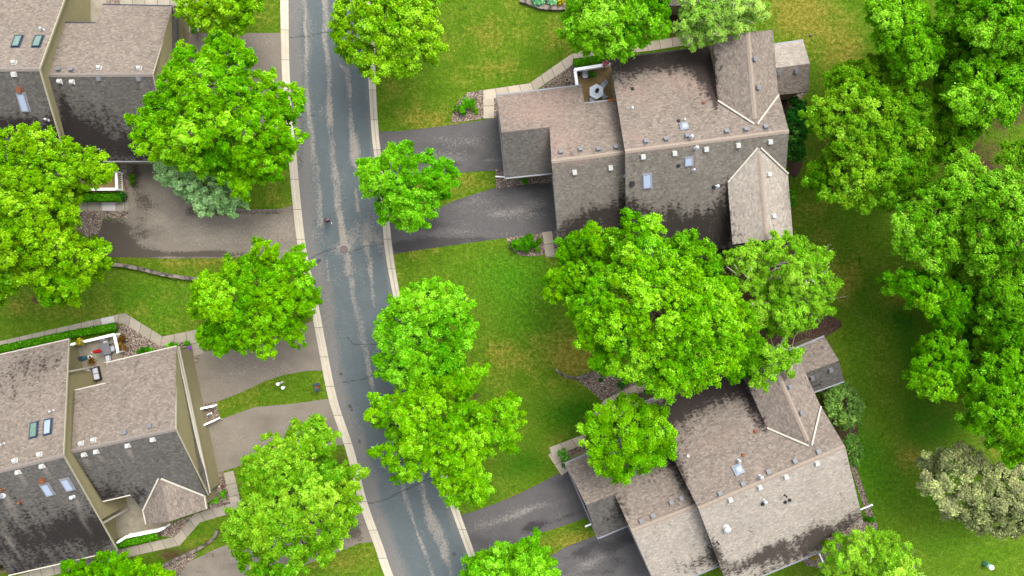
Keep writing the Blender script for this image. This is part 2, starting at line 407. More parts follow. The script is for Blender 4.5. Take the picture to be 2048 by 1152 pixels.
LEAF = {
 'lime': m_leaf('leaves_lime', alb(94, 184, 8, 1.14), alb(142, 208, 10, 1.23)),
 'yellow': m_leaf('leaves_yellow_green', alb(102, 184, 8, 1.07), alb(150, 206, 14, 1.16)),
 'green': m_leaf('leaves_green', alb(84, 182, 10, 1.17), alb(130, 208, 24, 1.26)),
 'vivid': m_leaf('leaves_vivid_green', alb(84, 172, 8, 1.06), alb(126, 200, 18, 1.15)),
 'deep': m_leaf('leaves_deep_green', alb(84, 166, 12, 1.06), alb(126, 194, 28, 1.15)),
 'olive': m_leaf('leaves_olive', alb(86, 166, 12, 1.15), alb(138, 190, 30, 1.24)),
 'birch': m_leaf('leaves_birch', alb(112, 190, 20, 1.3), alb(160, 210, 56, 1.4)),
 'willow': m_leaf('leaves_willow', alb(124, 188, 50, 1.35), alb(168, 206, 92, 1.45)),
 'sage': m_leaf('leaves_sage', alb(128, 142, 84, 1.32), alb(176, 180, 124, 1.43)),
 'blue': m_leaf('needles_blue_green', alb(116, 164, 90, 1.88), alb(162, 200, 134, 2.00)),
 'dark': m_leaf('needles_dark', alb(38, 110, 30, 1.32), alb(74, 144, 48, 1.32)),
 'fir': m_leaf('needles_fir', alb(84, 130, 50, 1.5), alb(122, 160, 76, 1.5)),
 'hedge': m_leaf('leaves_hedge', alb(64, 144, 10, 1.4), alb(92, 170, 20, 1.4)),
 'flower_yellow': m_leaf('leaves_yellow_plant', alb(170, 170, 20, 1.3), alb(214, 190, 40, 1.3)),
 'flower_red': m_leaf('petals_red', alb(190, 40, 70, 1.3), alb(226, 150, 170, 1.3)),
 'flower_purple': m_leaf('petals_purple', alb(120, 70, 180, 1.3), alb(170, 110, 220, 1.3)),
 'russet': m_leaf('leaves_russet', alb(150, 110, 30, 1.3), alb(110, 60, 40, 1.3)),
 'hosta': m_leaf('leaves_hosta', alb(60, 140, 90, 1.4), alb(120, 190, 140, 1.4)),
}
# ---------------------------------------------------------------- ground
def fields_lawn(px, py):
    n = fbm(px / 70, py / 70, 3); n2 = fbm(px / 160, py / 160, 9)
    dry = blobs(px, py, [(1000, 140, 60, 30, .7), (1000, 60, 110, 40, .35), (860, 240, 60, 22, .8), (780, 170, 25, 30, .4), (1130, 95, 60, 40, .3), (1620, 50, 90, 60, .8),
        (1700, 120, 50, 70, .6), (1590, 30, 40, 40, .7), (1150, 690, 60, 30, .5), (1150, 722, 34, 28, 1.9), (1060, 700, 60, 50, .45), (1000, 730, 40, 60, .4), (700, 1115, 80, 26, .6), (1150, 1085, 70, 28, 1.0),
        (945, 366, 50, 22, .55), (1700, 560, 36, 90, .5), (1790, 590, 40, 60, .5), (1850, 850, 22, 18, .8), (1825, 915, 30, 26, .9), (1640, 490, 26, 70, .55), (420, 524, 170, 12, .6), (550, 370, 30, 40, .45),
        (60, 610, 90, 30, .6), (1860, 1100, 70, 22, .4), (1760, 710, 20, 50, .6), (1790, 760, 24, 30, .4), (1010, 1005, 90, 9, .7, -24), (870, 1050, 60, 20, .5), (400, 1080, 60, 30, .7), (1940, 270, 60, 50, .5), (840, 500, 60, 10, .3), (780, 580, 20, 60, .3),
        (530, 30, 30, 40, .4), (420, 630, 60, 30, .5), (1980, 900, 40, 30, .5), (470, 810, 60, 12, .3), (1650, 330, 20, 80, .5)])
    lush = blobs(px, py, [(1030, 590, 80, 70, .6), (1000, 540, 110, 40, .4), (1060, 660, 50, 40, .5), (880, 170, 60, 40, .25), (330, 600, 160, 40, .35), (1700, 400, 14, 60, .7), (1760, 640, 60, 60, .35),
        (1760, 960, 80, 90, .5), (1980, 1110, 90, 40, .5), (1730, 740, 40, 90, .4), (600, 770, 70, 25, .3), (1880, 1100, 60, 40, .3), (1700, 850, 30, 60, .5)])
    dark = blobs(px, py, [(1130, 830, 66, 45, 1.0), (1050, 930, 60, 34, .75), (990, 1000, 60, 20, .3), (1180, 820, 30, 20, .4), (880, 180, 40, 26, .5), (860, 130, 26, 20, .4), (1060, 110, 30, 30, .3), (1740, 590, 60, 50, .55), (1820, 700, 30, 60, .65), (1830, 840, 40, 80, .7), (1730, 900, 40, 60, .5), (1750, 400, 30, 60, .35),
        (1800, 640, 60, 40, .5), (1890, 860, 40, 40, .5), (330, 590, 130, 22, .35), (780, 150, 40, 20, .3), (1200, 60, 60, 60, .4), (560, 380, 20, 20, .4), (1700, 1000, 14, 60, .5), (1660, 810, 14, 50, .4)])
    soil = blobs(px, py, [(1950, 200, 60, 60, .7), (2000, 130, 60, 30, .6), (1920, 300, 50, 26, .5), (1990, 570, 60, 60, .9), (1990, 740, 60, 60, .6), (1640, 290, 22, 60, .5), (1500, 620, 26, 50, 1.1), (1590, 690, 70, 24, 1.1), (1600, 480, 30, 22, .4), (1980, 420, 30, 70, .8),
        (1560, 210, 20, 60, .7), (1600, 260, 16, 90, .5), (1690, 850, 26, 90, .6), (950, 790, 22, 14, .7), (560, 555, 60, 60, .4), (350, 1110, 60, 24, .7), (500, 960, 20, 60, .5), (1990, 880, 60, 22, .5), (70, 600, 14, 10, .8), (1400, 60, 100, 20, .8), (1630, 520, 24, 20, .5), (1840, 520, 26, 30, .3), (680, 930, 20, 40, .6), (610, 620, 20, 60, .5)])
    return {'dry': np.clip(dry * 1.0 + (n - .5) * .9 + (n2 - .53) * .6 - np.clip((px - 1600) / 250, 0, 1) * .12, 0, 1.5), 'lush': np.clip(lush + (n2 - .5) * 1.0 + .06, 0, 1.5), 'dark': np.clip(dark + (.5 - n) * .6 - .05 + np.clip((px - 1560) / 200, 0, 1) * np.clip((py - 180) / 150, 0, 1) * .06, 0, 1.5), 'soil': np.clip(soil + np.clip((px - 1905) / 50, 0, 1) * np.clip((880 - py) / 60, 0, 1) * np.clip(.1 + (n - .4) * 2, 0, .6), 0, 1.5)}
xs = np.concatenate([[-1500, -700, -300, -120, -80], np.arange(-64, 64.01, .32), [80, 120, 300, 700, 1500]])
ys = np.concatenate([[-1500, -700, -300, -120, -60], np.arange(-42, 42.01, .32), [60, 120, 300, 700, 1500]])
gx, gy = np.meshgrid(xs, ys); co = np.stack([gx.ravel(), gy.ravel(), np.zeros(gx.size)], 1)
nx, ny = len(xs), len(ys); i = np.arange(nx * ny).reshape(ny, nx)
q = np.stack([i[:-1, :-1].ravel(), i[:-1, 1:].ravel(), i[1:, 1:].ravel(), i[1:, :-1].ravel()], 1)
gpx, gpy = co[:, 0] / S + 1024, 576 - co[:, 1] / S
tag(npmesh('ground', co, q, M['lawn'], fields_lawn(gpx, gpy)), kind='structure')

# road edges: py, left outer, left inner, right inner, right outer
RD = [(-900, 560, 577, 733, 748), (-300, 559, 576, 733, 748), (0, 561, 577, 733, 748), (100, 563, 578, 735, 750), (160, 565, 580, 737, 751), (250, 571, 586, 742, 756), (300, 576, 592, 747, 761), (400, 585, 601, 761, 775), (500, 597, 613, 770, 785), (600, 619, 635, 788, 802),
      (700, 638, 654, 811, 825), (800, 658, 675, 836, 850), (900, 692, 708, 866, 880), (1000, 717, 733, 896, 911), (1100, 752, 769, 932, 947), (1152, 770, 787, 952, 966), (1400, 868, 886, 1052, 1067), (2000, 1140, 1158, 1330, 1346)]
RDc = np.array(curve_pts(RD, 8))
def redge(py, k): return np.interp(py, RDc[:, 0], RDc[:, k])
yy = np.concatenate([np.arange(-900, -60, 40), np.arange(-60, 1210, 2.6), np.arange(1210, 2000, 40)]); tt = np.linspace(0, 1, 66)
Y, T = np.meshgrid(yy, tt, indexing='ij'); L_, R_ = redge(Y, 2) - 1, redge(Y, 3) + 1; X = L_ + (R_ - L_) * T
px, py, t = X.ravel(), Y.ravel(), T.ravel()
streaks = [
 [(652, -60, 5), (650, 75, 5), (657, 150, 5), (660, 250, 6), (668, 330, 7), (676, 400, 6), (682, 450, 6), (690, 495, 7)],
 [(695, 518, 8), (698, 545, 8)], [(703, 560, 5), (709, 600, 5), (718, 635, 6), (726, 670, 8), (734, 715, 5), (742, 760, 5), (749, 790, 4)],
 [(770, 850, 3), (785, 897, 6), (800, 950, 3)], [(836, 940, 9), (840, 960, 8), (846, 995, 5), (857, 1030, 8), (872, 1060, 12), (885, 1090, 10), (898, 1130, 6), (905, 1160, 5)],
 [(801, 950, 4), (807, 973, 6), (817, 1012, 5), (829, 1051, 1.6), (840, 1080, 2), (848, 1098, 4), (860, 1136, 4), (868, 1160, 4)],
 [(680, 128, 1.5), (693, 140, 5), (697, 172, 5), (700, 219, 4), (703, 265, 6), (707, 297, 8), (710, 330, 5)], [(712, 380, 3), (715, 420, 3)], [(733, 487, 4), (739, 519, 5), (743, 560, 4), (747, 612, 2.5)],
 [(611, -40, 2), (611, 60, 2), (613, 187, 4), (619, 234, 4), (627, 312, 6), (635, 380, 7), (640, 450, 5)], [(654, 520, 2), (657, 560, 2)]]
pale = np.zeros_like(px)
for s_ in streaks: pale = np.maximum(pale, seg(px + (fbm(px / 9, py / 26, 41) - .5) * 7, py, s_, 1.05) * (.25 + .85 * fbm(px / 18, py / 34, 12)))
pale += blobs(px, py, [(736, 455, 18, 22, .75), (735, 480, 40, 16, .55), (688, 499, 24, 14, .8), (712, 300, 14, 40, .4), (640, 470, 18, 20, .4), (700, 470, 14, 20, .5), (612, 90, 22, 60, .35), (650, 700, 14, 60, .3)])
pale += (fbm(px / 14, py / 45, 5) - .5) * .75 + (fbm(px / 40, py / 70, 55) - .55) * .6
edge = np.clip(1.2 - t / .25, 0, 1) * 1.0 + np.clip(1 - (1 - t) / .12, 0, 1) * .6 + (fbm(px / 22, py / 60, 8) - .5) * .7
wet = blobs(px, py, [(603, 260, 12, 60, .55), (600, 190, 12, 40, .4), (712, 945, 14, 40, .5), (735, 985, 20, 20, .3), (600, 330, 10, 30, .4), (660, 700, 8, 60, .15)]) - .05
spots = [(630, 441, 3), (627, 452, 2.2), (682, 748, 5), (700, 812, 5), (704, 820, 4), (637, 521, 4), (636, 525, 3), (647, 585, 2.4), (661, 654, 2), (640, 520, 3), (718, 880, 3), (720, 885, 3), (908, 1108, 5), (598, 18, 2), (592, 102, 2), (651, 195, 2), (721, 264, 2)]
for sx, sy, sr in spots: wet = wet + .9 * np.exp(-((px - sx) ** 2 + (py - sy) ** 2) / sr ** 2)
jit = (fbm(px / 12, py / 12, 31) - .5) * 9
cr = np.zeros_like(px)
for c_ in ([(575, 76, 1), (620, 72, 1), (640, 66, 1), (668, 65, 1)], [(618, 517, 1.2), (650, 503, 1.3), (672, 497, 1)], [(699, 505, 1), (712, 500, 1.4), (730, 492, 1), (772, 488, 1)], [(676, 766, 1), (720, 760, 1), (735, 754, 1.4), (748, 750, 1)],
           [(693, 672, 1), (706, 688, 1), (740, 690, .8), (790, 684, .8)], [(733, 1007, 1), (765, 1002, 1.2), (800, 985, 1.4), (862, 955, 1)], [(690, 400, .6), (660, 440, .6), (640, 452, .5)], [(580, 235, .5), (650, 230, .5)]):
    cr = np.maximum(cr, seg(px + jit * .3, py + jit * .35, c_, 1.0))
co = np.stack([(px - 1024) * S, (576 - py) * S, np.full_like(px, .006)], 1); a, b = X.shape; i = np.arange(a * b).reshape(a, b)
q = np.stack([i[:-1, :-1].ravel(), i[1:, :-1].ravel(), i[1:, 1:].ravel(), i[:-1, 1:].ravel()], 1)
tag(npmesh('road', co, q, M['road'], {'pale': pale, 'edge': edge, 'wet': wet, 'crack': cr}), kind='structure')

def kerb(ki, ko, name):
    yk = np.arange(-900, 2000, 12.0); prof = [(0, .008), (.45, .012), (.62, .075), (1.0, .085), (1.03, -.02)]
    vs_ = []; uvs = []; dist = 0; last = None
    for y in yk:
        a_, b_ = redge(y, ki), redge(y, ko)
        if last is not None: dist += math.hypot(12, a_ - last) * S
        last = a_
        for u, z in prof:
            x = a_ + (b_ - a_) * u; vs_.append(((x - 1024) * S, (576 - y) * S, z)); uvs.append((u, dist))
    n = len(prof); fs = []
    for i in range(len(yk) - 1):
        for k in range(n - 1):
            f = (i * n + k, (i + 1) * n + k, (i + 1) * n + k + 1, i * n + k + 1); fs.append(f if ko > ki else f[::-1])
    me = bpy.data.meshes.new(name); me.from_pydata(vs_, [], fs); uvl = me.uv_layers.new(name='UVMap')
    idx = np.empty(len(me.loops), int); me.loops.foreach_get('vertex_index', idx); uvl.data.foreach_set('uv', np.array(uvs)[idx].ravel())
    me.materials.append(M['kerb']); o = bpy.data.objects.new(name, me); C.objects.link(o); tag(o, kind='structure')
kerb(2, 1, 'kerb'); kerb(3, 4, 'kerb')

def dfields(pl, wt, cr=(), eb=.15):
    def fp(px, py): return blobs(px, py, pl) + (fbm(px / 40, py / 12, 21) - .5) * .8
    def fw(px, py): return blobs(px, py, wt) + (fbm(px / 26, py / 12, 5) - .5) * .75 - .03
    def fe(px, py): return (fbm(px / 60, py / 30, 2) - .4) * 1.5
    def fc(px, py):
        r = np.zeros_like(px); j = (fbm(px / 10, py / 10, 3) - .5) * 6
        for c_ in cr: r = np.maximum(r, seg(px + j, py, c_, 1.0))
        return r
    return {'pale': fp, 'wet': fw, 'edge': fe, 'crack': fc}
def kx(py, side):  # kerb outer edge
    return float(redge(py, 1 if side == 'l' else 4))
sheet('driveway', [(360, 66), (kx(66, 'l') + 3, 66), (kx(160, 'l') + 3, 160), (kx(270, 'l') + 3, 270), (360, 270)], .012, M['drive_grey'], dfields([(480, 90, 80, 40, .2)], [(420, 75, 40, 8, .4)]), .5)
sheet('driveway', [(252, 318), (310, 318), (400, 410), (500, 419), (560, 418), (kx(412, 'l') + 3, 410), (kx(470, 'l') + 3, 470), (kx(538, 'l') + 3, 540), (590, 525), (540, 515), (490, 513), (430, 516), (340, 517), (215, 514), (200, 500), (192, 440), (252, 437)], .012, M['drive_grey'],
      dfields([(420, 465, 130, 26, .6), (330, 375, 34, 40, .45), (560, 450, 40, 50, .5), (300, 430, 60, 20, .5)],
              [(225, 470, 44, 44, 1.2), (350, 440, 40, 16, .35), (400, 470, 60, 10, .25), (300, 508, 110, 8, 1.0), (430, 508, 70, 7, .9), (272, 345, 12, 60, .8), (290, 400, 18, 40, .5), (440, 425, 60, 9, .9), (540, 424, 50, 7, .6), (295, 470, 20, 16, .35), (320, 410, 40, 12, .4), (390, 420, 30, 12, .5), (260, 500, 40, 20, .8)]), .3)
sheet('driveway', [(370, 714), (395, 703), (450, 700), (520, 690), (590, 655), (kx(640, 'l') + 3, 640), (kx(690, 'l') + 3, 690), (kx(741, 'l') + 3, 741), (620, 741), (570, 749), (530, 762), (480, 786), (430, 805), (395, 812)], .012, M['drive_grey'], dfields([(500, 740, 100, 30, .35)], [(410, 800, 40, 6, .3)]), .5)
sheet('driveway', [(404, 852), (440, 839), (510, 814), (590, 807), (kx(797, 'l') + 3, 797), (kx(840, 'l') + 3, 840), (kx(885, 'l') + 3, 888), (600, 905), (500, 925), (430, 948)], .012, M['drive_grey'], dfields([(500, 870, 90, 20, .3)], [(640, 850, 30, 20, .35)]), .5)
sheet('driveway', [(330, 1150), (370, 1128), (430, 1098), (520, 1068), (600, 1035), (kx(985, 'l') - 20, 1000), (kx(985, 'l') + 3, 985), (kx(1040, 'l') + 3, 1040), (kx(1084, 'l') + 3, 1084), (720, 1086), (690, 1098), (610, 1130), (560, 1160), (420, 1230), (300, 1260)], .012, M['drive_grey'],
      dfields([(600, 1090, 30, 16, .6), (480, 1110, 40, 20, .5)], [(690, 1060, 50, 34, 1.0), (600, 1110, 40, 10, .7), (420, 1110, 40, 8, .6), (400, 1140, 30, 16, .4)]), .4)
sheet('driveway', [(kx(262, 'r') - 3, 263), (790, 263), (850, 257), (930, 246), (1000, 235), (1012, 340), (950, 343), (900, 347), (830, 352), (kx(345, 'r') - 3, 358)], .012, M['drive_black'],
      dfields([(870, 320, 70, 14, .5), (900, 285, 80, 12, .3), (980, 320, 30, 10, .5)], [(910, 330, 20, 12, .6), (985, 262, 16, 10, .3), (850, 260, 60, 6, .2)]), .4)
sheet('driveway', [(1110, 362), (1040, 370), (990, 376), (940, 391), (905, 403), (870, 420), (830, 432), (kx(430, 'r') - 3, 432), (kx(470, 'r') - 3, 470), (kx(510, 'r') - 3, 510), (800, 506), (900, 491), (1010, 476), (1125, 462)], .012, M['drive_black'],
      dfields([(1030, 425, 90, 12, .7), (900, 460, 70, 9, .4), (960, 400, 40, 8, .5), (1080, 405, 40, 8, .5)], [(850, 492, 90, 12, .9), (1060, 372, 60, 12, .8), (920, 480, 60, 8, .6), (800, 495, 20, 14, .6), (1090, 400, 26, 12, .5), (880, 450, 40, 20, .5), (840, 470, 30, 20, .5), (920, 400, 30, 10, .5), (1108, 430, 8, 30, .4), (980, 478, 90, 5, .4)]), .35)
sheet('driveway', [(kx(1029, 'r') - 3, 1031), (960, 1019), (1010, 1000), (1060, 977), (1115, 948), (1145, 935), (1200, 1070), (1172, 1036), (1110, 1057), (1060, 1072), (1020, 1090), (kx(1112, 'r') - 3, 1112)], .012, M['drive_black'],
      dfields([(1000, 1040, 70, 10, .4, -22), (1130, 1000, 40, 6, .5, -22), (1060, 1020, 50, 6, .5, -22)], [(1065, 1052, 26, 12, 1.0, -22), (1130, 1035, 50, 7, .7, -22), (1150, 960, 30, 12, .3)]), .4)
sheet('driveway', [(1085, 1136), (1096, 1116), (1130, 1094), (1190, 1072), (1270, 1048), (1330, 1200), (1200, 1240), (1080, 1260)], .012, M['drive_black'],
      dfields([(1190, 1120, 60, 8, .6, -22), (1170, 1140, 60, 6, .5, -22)], [(1240, 1085, 60, 18, .9, -22), (1150, 1110, 40, 12, .6, -22), (1200, 1150, 60, 14, .6, -22), (1180, 1090, 30, 8, .5, -22), (1240, 1120, 26, 10, .5)]), .4)

# concrete paths: one mitred strip each, metre joints in the material
def path(pts, w_px, mat, z=.035, name='path'):
    pts = [Vector((p[0], p[1])) for p in pts]; n = len(pts); Lf = []; Rt = []; vs_ = []; uvs = []; d = 0
    for i, p in enumerate(pts):
        a_ = (p - pts[i - 1]).normalized() if i else (pts[1] - p).normalized(); b_ = (pts[i + 1] - p).normalized() if i < n - 1 else a_
        t_ = (a_ + b_).normalized(); no = Vector((-t_.y, t_.x)); k = 1 / max(.5, no.dot(Vector((-a_.y, a_.x))))
        if i: d += (p - pts[i - 1]).length * S
        for s_ in (-1, 1):
            q_ = p + no * s_ * w_px / 2 * k; w_ = P(q_.x, q_.y)
            for zz in (z, -.02): vs_.append((w_.x, w_.y, zz)); uvs.append((0 if s_ < 0 else 1, d))
    fs = []
    for i in range(n - 1):
        o_ = i * 4; e = o_ + 4
        fs += [(o_, o_ + 2, e + 2, e), (o_ + 1, o_, e, e + 1), (o_ + 2, o_ + 3, e + 3, e + 2)]
    fs += [(0, 1, 3, 2), (n * 4 - 4, n * 4 - 2, n * 4 - 1, n * 4 - 3)]
    me = bpy.data.meshes.new(name); me.from_pydata(vs_, [], fs); uvl = me.uv_layers.new(name='UVMap')
    idx = np.empty(len(me.loops), int); me.loops.foreach_get('vertex_index', idx); uvl.data.foreach_set('uv', np.array(uvs)[idx].ravel())
    me.materials.append(mat); o = bpy.data.objects.new(name, me); C.objects.link(o); return tag(o, kind='structure')
path([(978, 237), (977, 190)], 21, M['path'], .030)
path([(967, 190), (1062, 176), (1147, 117), (1190, 105), (1300, 92), (1440, 70)], 19, M['path'])
path([(1094, 463), (1101, 514)], 19, M['path'])
path([(1131, 946), (1104, 904)], 19, M['path'], .030)
path([(1101, 904), (1170, 878), (1196, 830), (1214, 808), (1300, 765)], 19, M['path'])
path([(-200, 746), (0, 692), (248, 636), (323, 683), (398, 668)], 19, M['path_grey'])
path([(385, 662), (398, 710)], 20, M['path_grey'], .030)
path([(-60, 1190), (100, 1142), (240, 1108), (355, 1082), (395, 1036), (478, 1012)], 19, M['path_grey'])
path([(457, 943), (472, 1008)], 20, M['path_grey'], .030)
path([(150, 413), (257, 413)], 18, M['path_grey'])
path([(215, 322), (247, 322), (247, 346)], 14, M['path_grey'])
path([(240, 2), (345, 4), (420, 6)], 14, M['path_grey'])
path([(388, 66), (388, 40)], 20, M['path_grey'], .03)
sheet('path_slab', [(202, 637), (227, 632), (230, 648), (206, 653)], .040, M['slab_white'], None, 0)
sheet('path_slab', [(205, 405), (231, 405), (231, 421), (205, 421)], .040, M['slab_white'], None, 0)
# gravel beds
GR = [[(903, 246), (905, 228), (915, 205), (935, 185), (967, 180), (972, 236), (940, 241)],
      [(1075, 182), (1140, 131), (1158, 128), (1165, 176), (1120, 176)],
      [(990, 338), (1110, 350), (1112, 364), (1060, 368), (992, 377)],
      [(980, 196), (1000, 196), (1004, 236), (986, 236)],
      [(1013, 475), (1120, 462), (1128, 515), (1108, 505), (1068, 513), (1040, 511), (1020, 498)],
      [(1148, 755), (1186, 742), (1230, 745), (1300, 745), (1300, 765), (1214, 801), (1204, 802), (1180, 780)],
      [(1170, 878), (1150, 888), (1126, 905), (1140, 935), (1200, 905), (1290, 815), (1300, 775), (1220, 815), (1196, 845)],
      [(243, 648), (256, 648), (322, 690), (395, 677), (400, 715), (390, 730), (372, 720), (340, 700), (240, 720), (225, 690)],
      [(388, 812), (433, 803), (440, 835), (402, 852)],
      [(418, 952), (447, 944), (462, 1008), (405, 1022), (380, 1000)],
      [(292, 1040), (330, 1050), (400, 1025), (392, 1030), (350, 1075), (325, 1072)],
      [(150, 421), (257, 421), (257, 436), (206, 437), (200, 465), (175, 475), (150, 455)],
      [(247, 345), (257, 345), (257, 405), (249, 405)],
      [(320, 1152), (330, 1128), (385, 1098), (395, 1110), (375, 1128), (340, 1180), (300, 1180)],
      [(1700, 930), (1712, 935), (1735, 1000), (1755, 1050), (1750, 1075), (1700, 1090), (1640, 1100), (1650, 1070), (1735, 1040)],
      [(1600, 1118), (1655, 1090), (1700, 1075), (1720, 1100), (1680, 1140), (1650, 1138), (1615, 1132)],
      [(205, -30), (300, -30), (300, 8), (205, 8)], [(376, 20), (398, 20), (398, 60), (376, 60)], [(1045, -30), (1135, -30), (1130, 20), (1100, 18), (1060, 12), (1046, 6)],
      [(1575, 150), (1612, 186), (1600, 200), (1575, 205)]]
for gi_, g_ in enumerate(GR): sheet('gravel_bed', g_, .016 + gi_ * .0007, M['gravel'], None, 0)
for g_ in [[(1500, 640), (1540, 600), (1680, 640), (1655, 672), (1600, 700), (1530, 700), (1490, 680)], [(1560, 195), (1600, 195), (1604, 330), (1580, 350), (1572, 250)], [(1640, 790), (1700, 770), (1716, 860), (1712, 940), (1690, 890)],
           [(1400, 480), (1600, 470), (1600, 500), (1530, 560), (1480, 560), (1420, 520)], [(1345, -5), (1510, -5), (1500, 40), (1430, 80), (1360, 76)]]:
    sheet('mulch_bed', g_, .014, M['mulch'], None, 0, smooth=3)
# ---------------------------------------------------------------- buildings
M['trim'] = plain('weathered_white_trim', alb(222, 214, 196, 1.0), .6, .1)
class Plane:
    def __init__(s, a, b, c):
        s.o = Vector(a); s.n = (Vector(b) - s.o).cross(Vector(c) - s.o).normalized()
        if s.n.z < 0: s.n = -s.n
        s.u = Vector((0, 0, 1)).cross(s.n); s.u = s.u.normalized() if s.u.length > 1e-4 else Vector((1, 0, 0)); s.v = s.n.cross(s.u)
    def at(s, px, py):
        c = Vector((0, 0, H)); d = P(px, py, 0) - c; t = (s.o - c).dot(s.n) / d.dot(s.n); return c + d * t
    def mat(s, p, lift=0):
        R = Matrix((s.u, s.v, s.n)).transposed().to_4x4(); return Matrix.Translation(p + s.n * lift) @ R

STAIN = [  # photo-traced centres of the black algae stains: (px, py, sx, sy, amount, angle)
 (1250, 128, 46, 20, 1.0, -8), (1320, 118, 60, 30, 1.1, -8), (1390, 112, 40, 34, 1.1), (1410, 150, 26, 50, 1.0, -12), (1428, 195, 9, 30, .9, -8), (1250, 165, 20, 26, .3),
 (1150, 450, 30, 26, .7), (1190, 430, 40, 20, .75), (1235, 430, 36, 30, .8), (1180, 480, 90, 26, 1.0), (1245, 385, 8, 60, .5), (1290, 420, 50, 20, .55), (1300, 460, 70, 26, 1.0), (1345, 420, 16, 30, .5), (1400, 450, 50, 34, 1.1), (1370, 480, 80, 24, 1.0),
 (1443, 440, 14, 60, 1.1, -4), (1450, 380, 8, 22, .6), (1265, 400, 10, 30, .5), (1175, 205, 30, 6, .4), (1195, 220, 30, 16, .15), (1230, 240, 5, 60, .35),
 (1330, 825, 60, 24, 1.1, -23), (1400, 790, 70, 34, 1.15, -23), (1470, 755, 40, 40, 1.1, -23), (1505, 820, 12, 44, 1.0, -25), (1525, 850, 8, 14, .7), (1345, 870, 40, 40, .55), (1345, 915, 14, 50, .8, -27), (1318, 925, 22, 30, .7, -25), (1375, 985, 10, 40, .7, -27), (1340, 990, 30, 14, .25),
 (1430, 1105, 14, 44, .9, -24), (1395, 1125, 50, 14, .7, -23), (1500, 1125, 60, 16, .9, -23), (1560, 1095, 60, 14, .8, -23), (1632, 1072, 22, 24, .9), (1600, 1105, 70, 14, .9, -23), (1690, 1050, 50, 12, 1.0, -23), (1700, 1030, 30, 14, .5, -23), (1520, 1160, 90, 14, .8, -23), (1240, 1015, 16, 30, .6, -25), (1220, 1040, 30, 16, .5, -23), (1630, 768, 14, 12, .7), (1300, 960, 10, 12, .4),
 (30, 745, 90, 26, .42, -13), (90, 715, 50, 24, .4, -13), (20, 790, 60, 30, .3, -13),
 (60, 1090, 130, 44, .75, -14), (0, 1040, 70, 60, .45), (120, 1020, 60, 40, .2), (150, 1055, 70, 30, .6, -14), (200, 1075, 40, 30, .9), (185, 985, 12, 50, .9, -28), (170, 960, 10, 40, .6, -28), (230, 960, 30, 24, .5), (280, 990, 14, 30, .8, 25), (250, 985, 40, 14, .4), (215, 990, 26, 14, .6), (70, 1130, 130, 14, .5, -14), (100, 985, 30, 24, .12), (152, 800, 4, 30, .4),
 (130, 215, 12, 60, .9, -18), (160, 270, 36, 44, 1.2), (190, 290, 20, 30, .6), (260, 300, 70, 26, .95), (215, 240, 30, 50, .45, -20), (260, 270, 60, 50, .25), (290, 270, 30, 40, .6), (20, 250, 60, 24, .7), (60, 270, 60, 40, .8), (105, 250, 10, 50, .6, -20), (130, 60, 10, 20, .4), (140, 150, 60, 6, .2)]
WASH = [  # pale streaks washed clean under zinc vents and pipes
 [(1394, 300, 6), (1398, 330, 6), (1396, 365, 4)], [(1436, 378, 4), (1432, 400, 4)], [(10, 995, 5), (30, 1030, 5), (50, 1070, 6)], [(148, 1000, 3), (165, 1035, 4), (185, 1080, 5)], [(40, 952, 3), (56, 975, 2)], [(88, 940, 3), (102, 962, 2)], [(258, 900, 3), (272, 925, 3)], [(308, 886, 3), (320, 905, 3)],
 [(120, 172, 3), (126, 190, 2)], [(146, 172, 3), (154, 190, 2)], [(199, 165, 2.5), (201, 190, 2)], [(279, 165, 2.5), (281, 195, 2)], [(170, 917, 3), (182, 940, 2)], [(196, 912, 3), (206, 930, 2)], [(29, 156, 3), (35, 180, 3)], [(45, 215, 3), (62, 250, 4)], [(1520, 945, 3), (1506, 915, 2)], [(0, 1045, 3), (25, 1090, 4), (52, 1130, 4)], [(1222, 340, 1), (1224, 352, 1)]]
PINK = [(1060, 210, 60, 30, .8), (1120, 190, 40, 30, .7), (1130, 285, 40, 34, .8), (1080, 235, 60, 16, .5), (1370, 165, 60, 16, .8, 15), (1420, 190, 20, 14, .8), (1270, 175, 30, 12, .5), (1270, 275, 20, 8, .8), (1290, 200, 50, 14, .5, 20), (1360, 290, 80, 5, .7, -7), (1255, 300, 90, 3, .7, -7), (1150, 322, 60, 4, .8, -4), (1490, 960, 60, 5, .5, -23), (1440, 880, 60, 12, .4, -23), (1300, 1035, 40, 12, .4, -23), (1495, 330, 1, 1, 0), (1505, 150, 5, 70, .4, -8)]

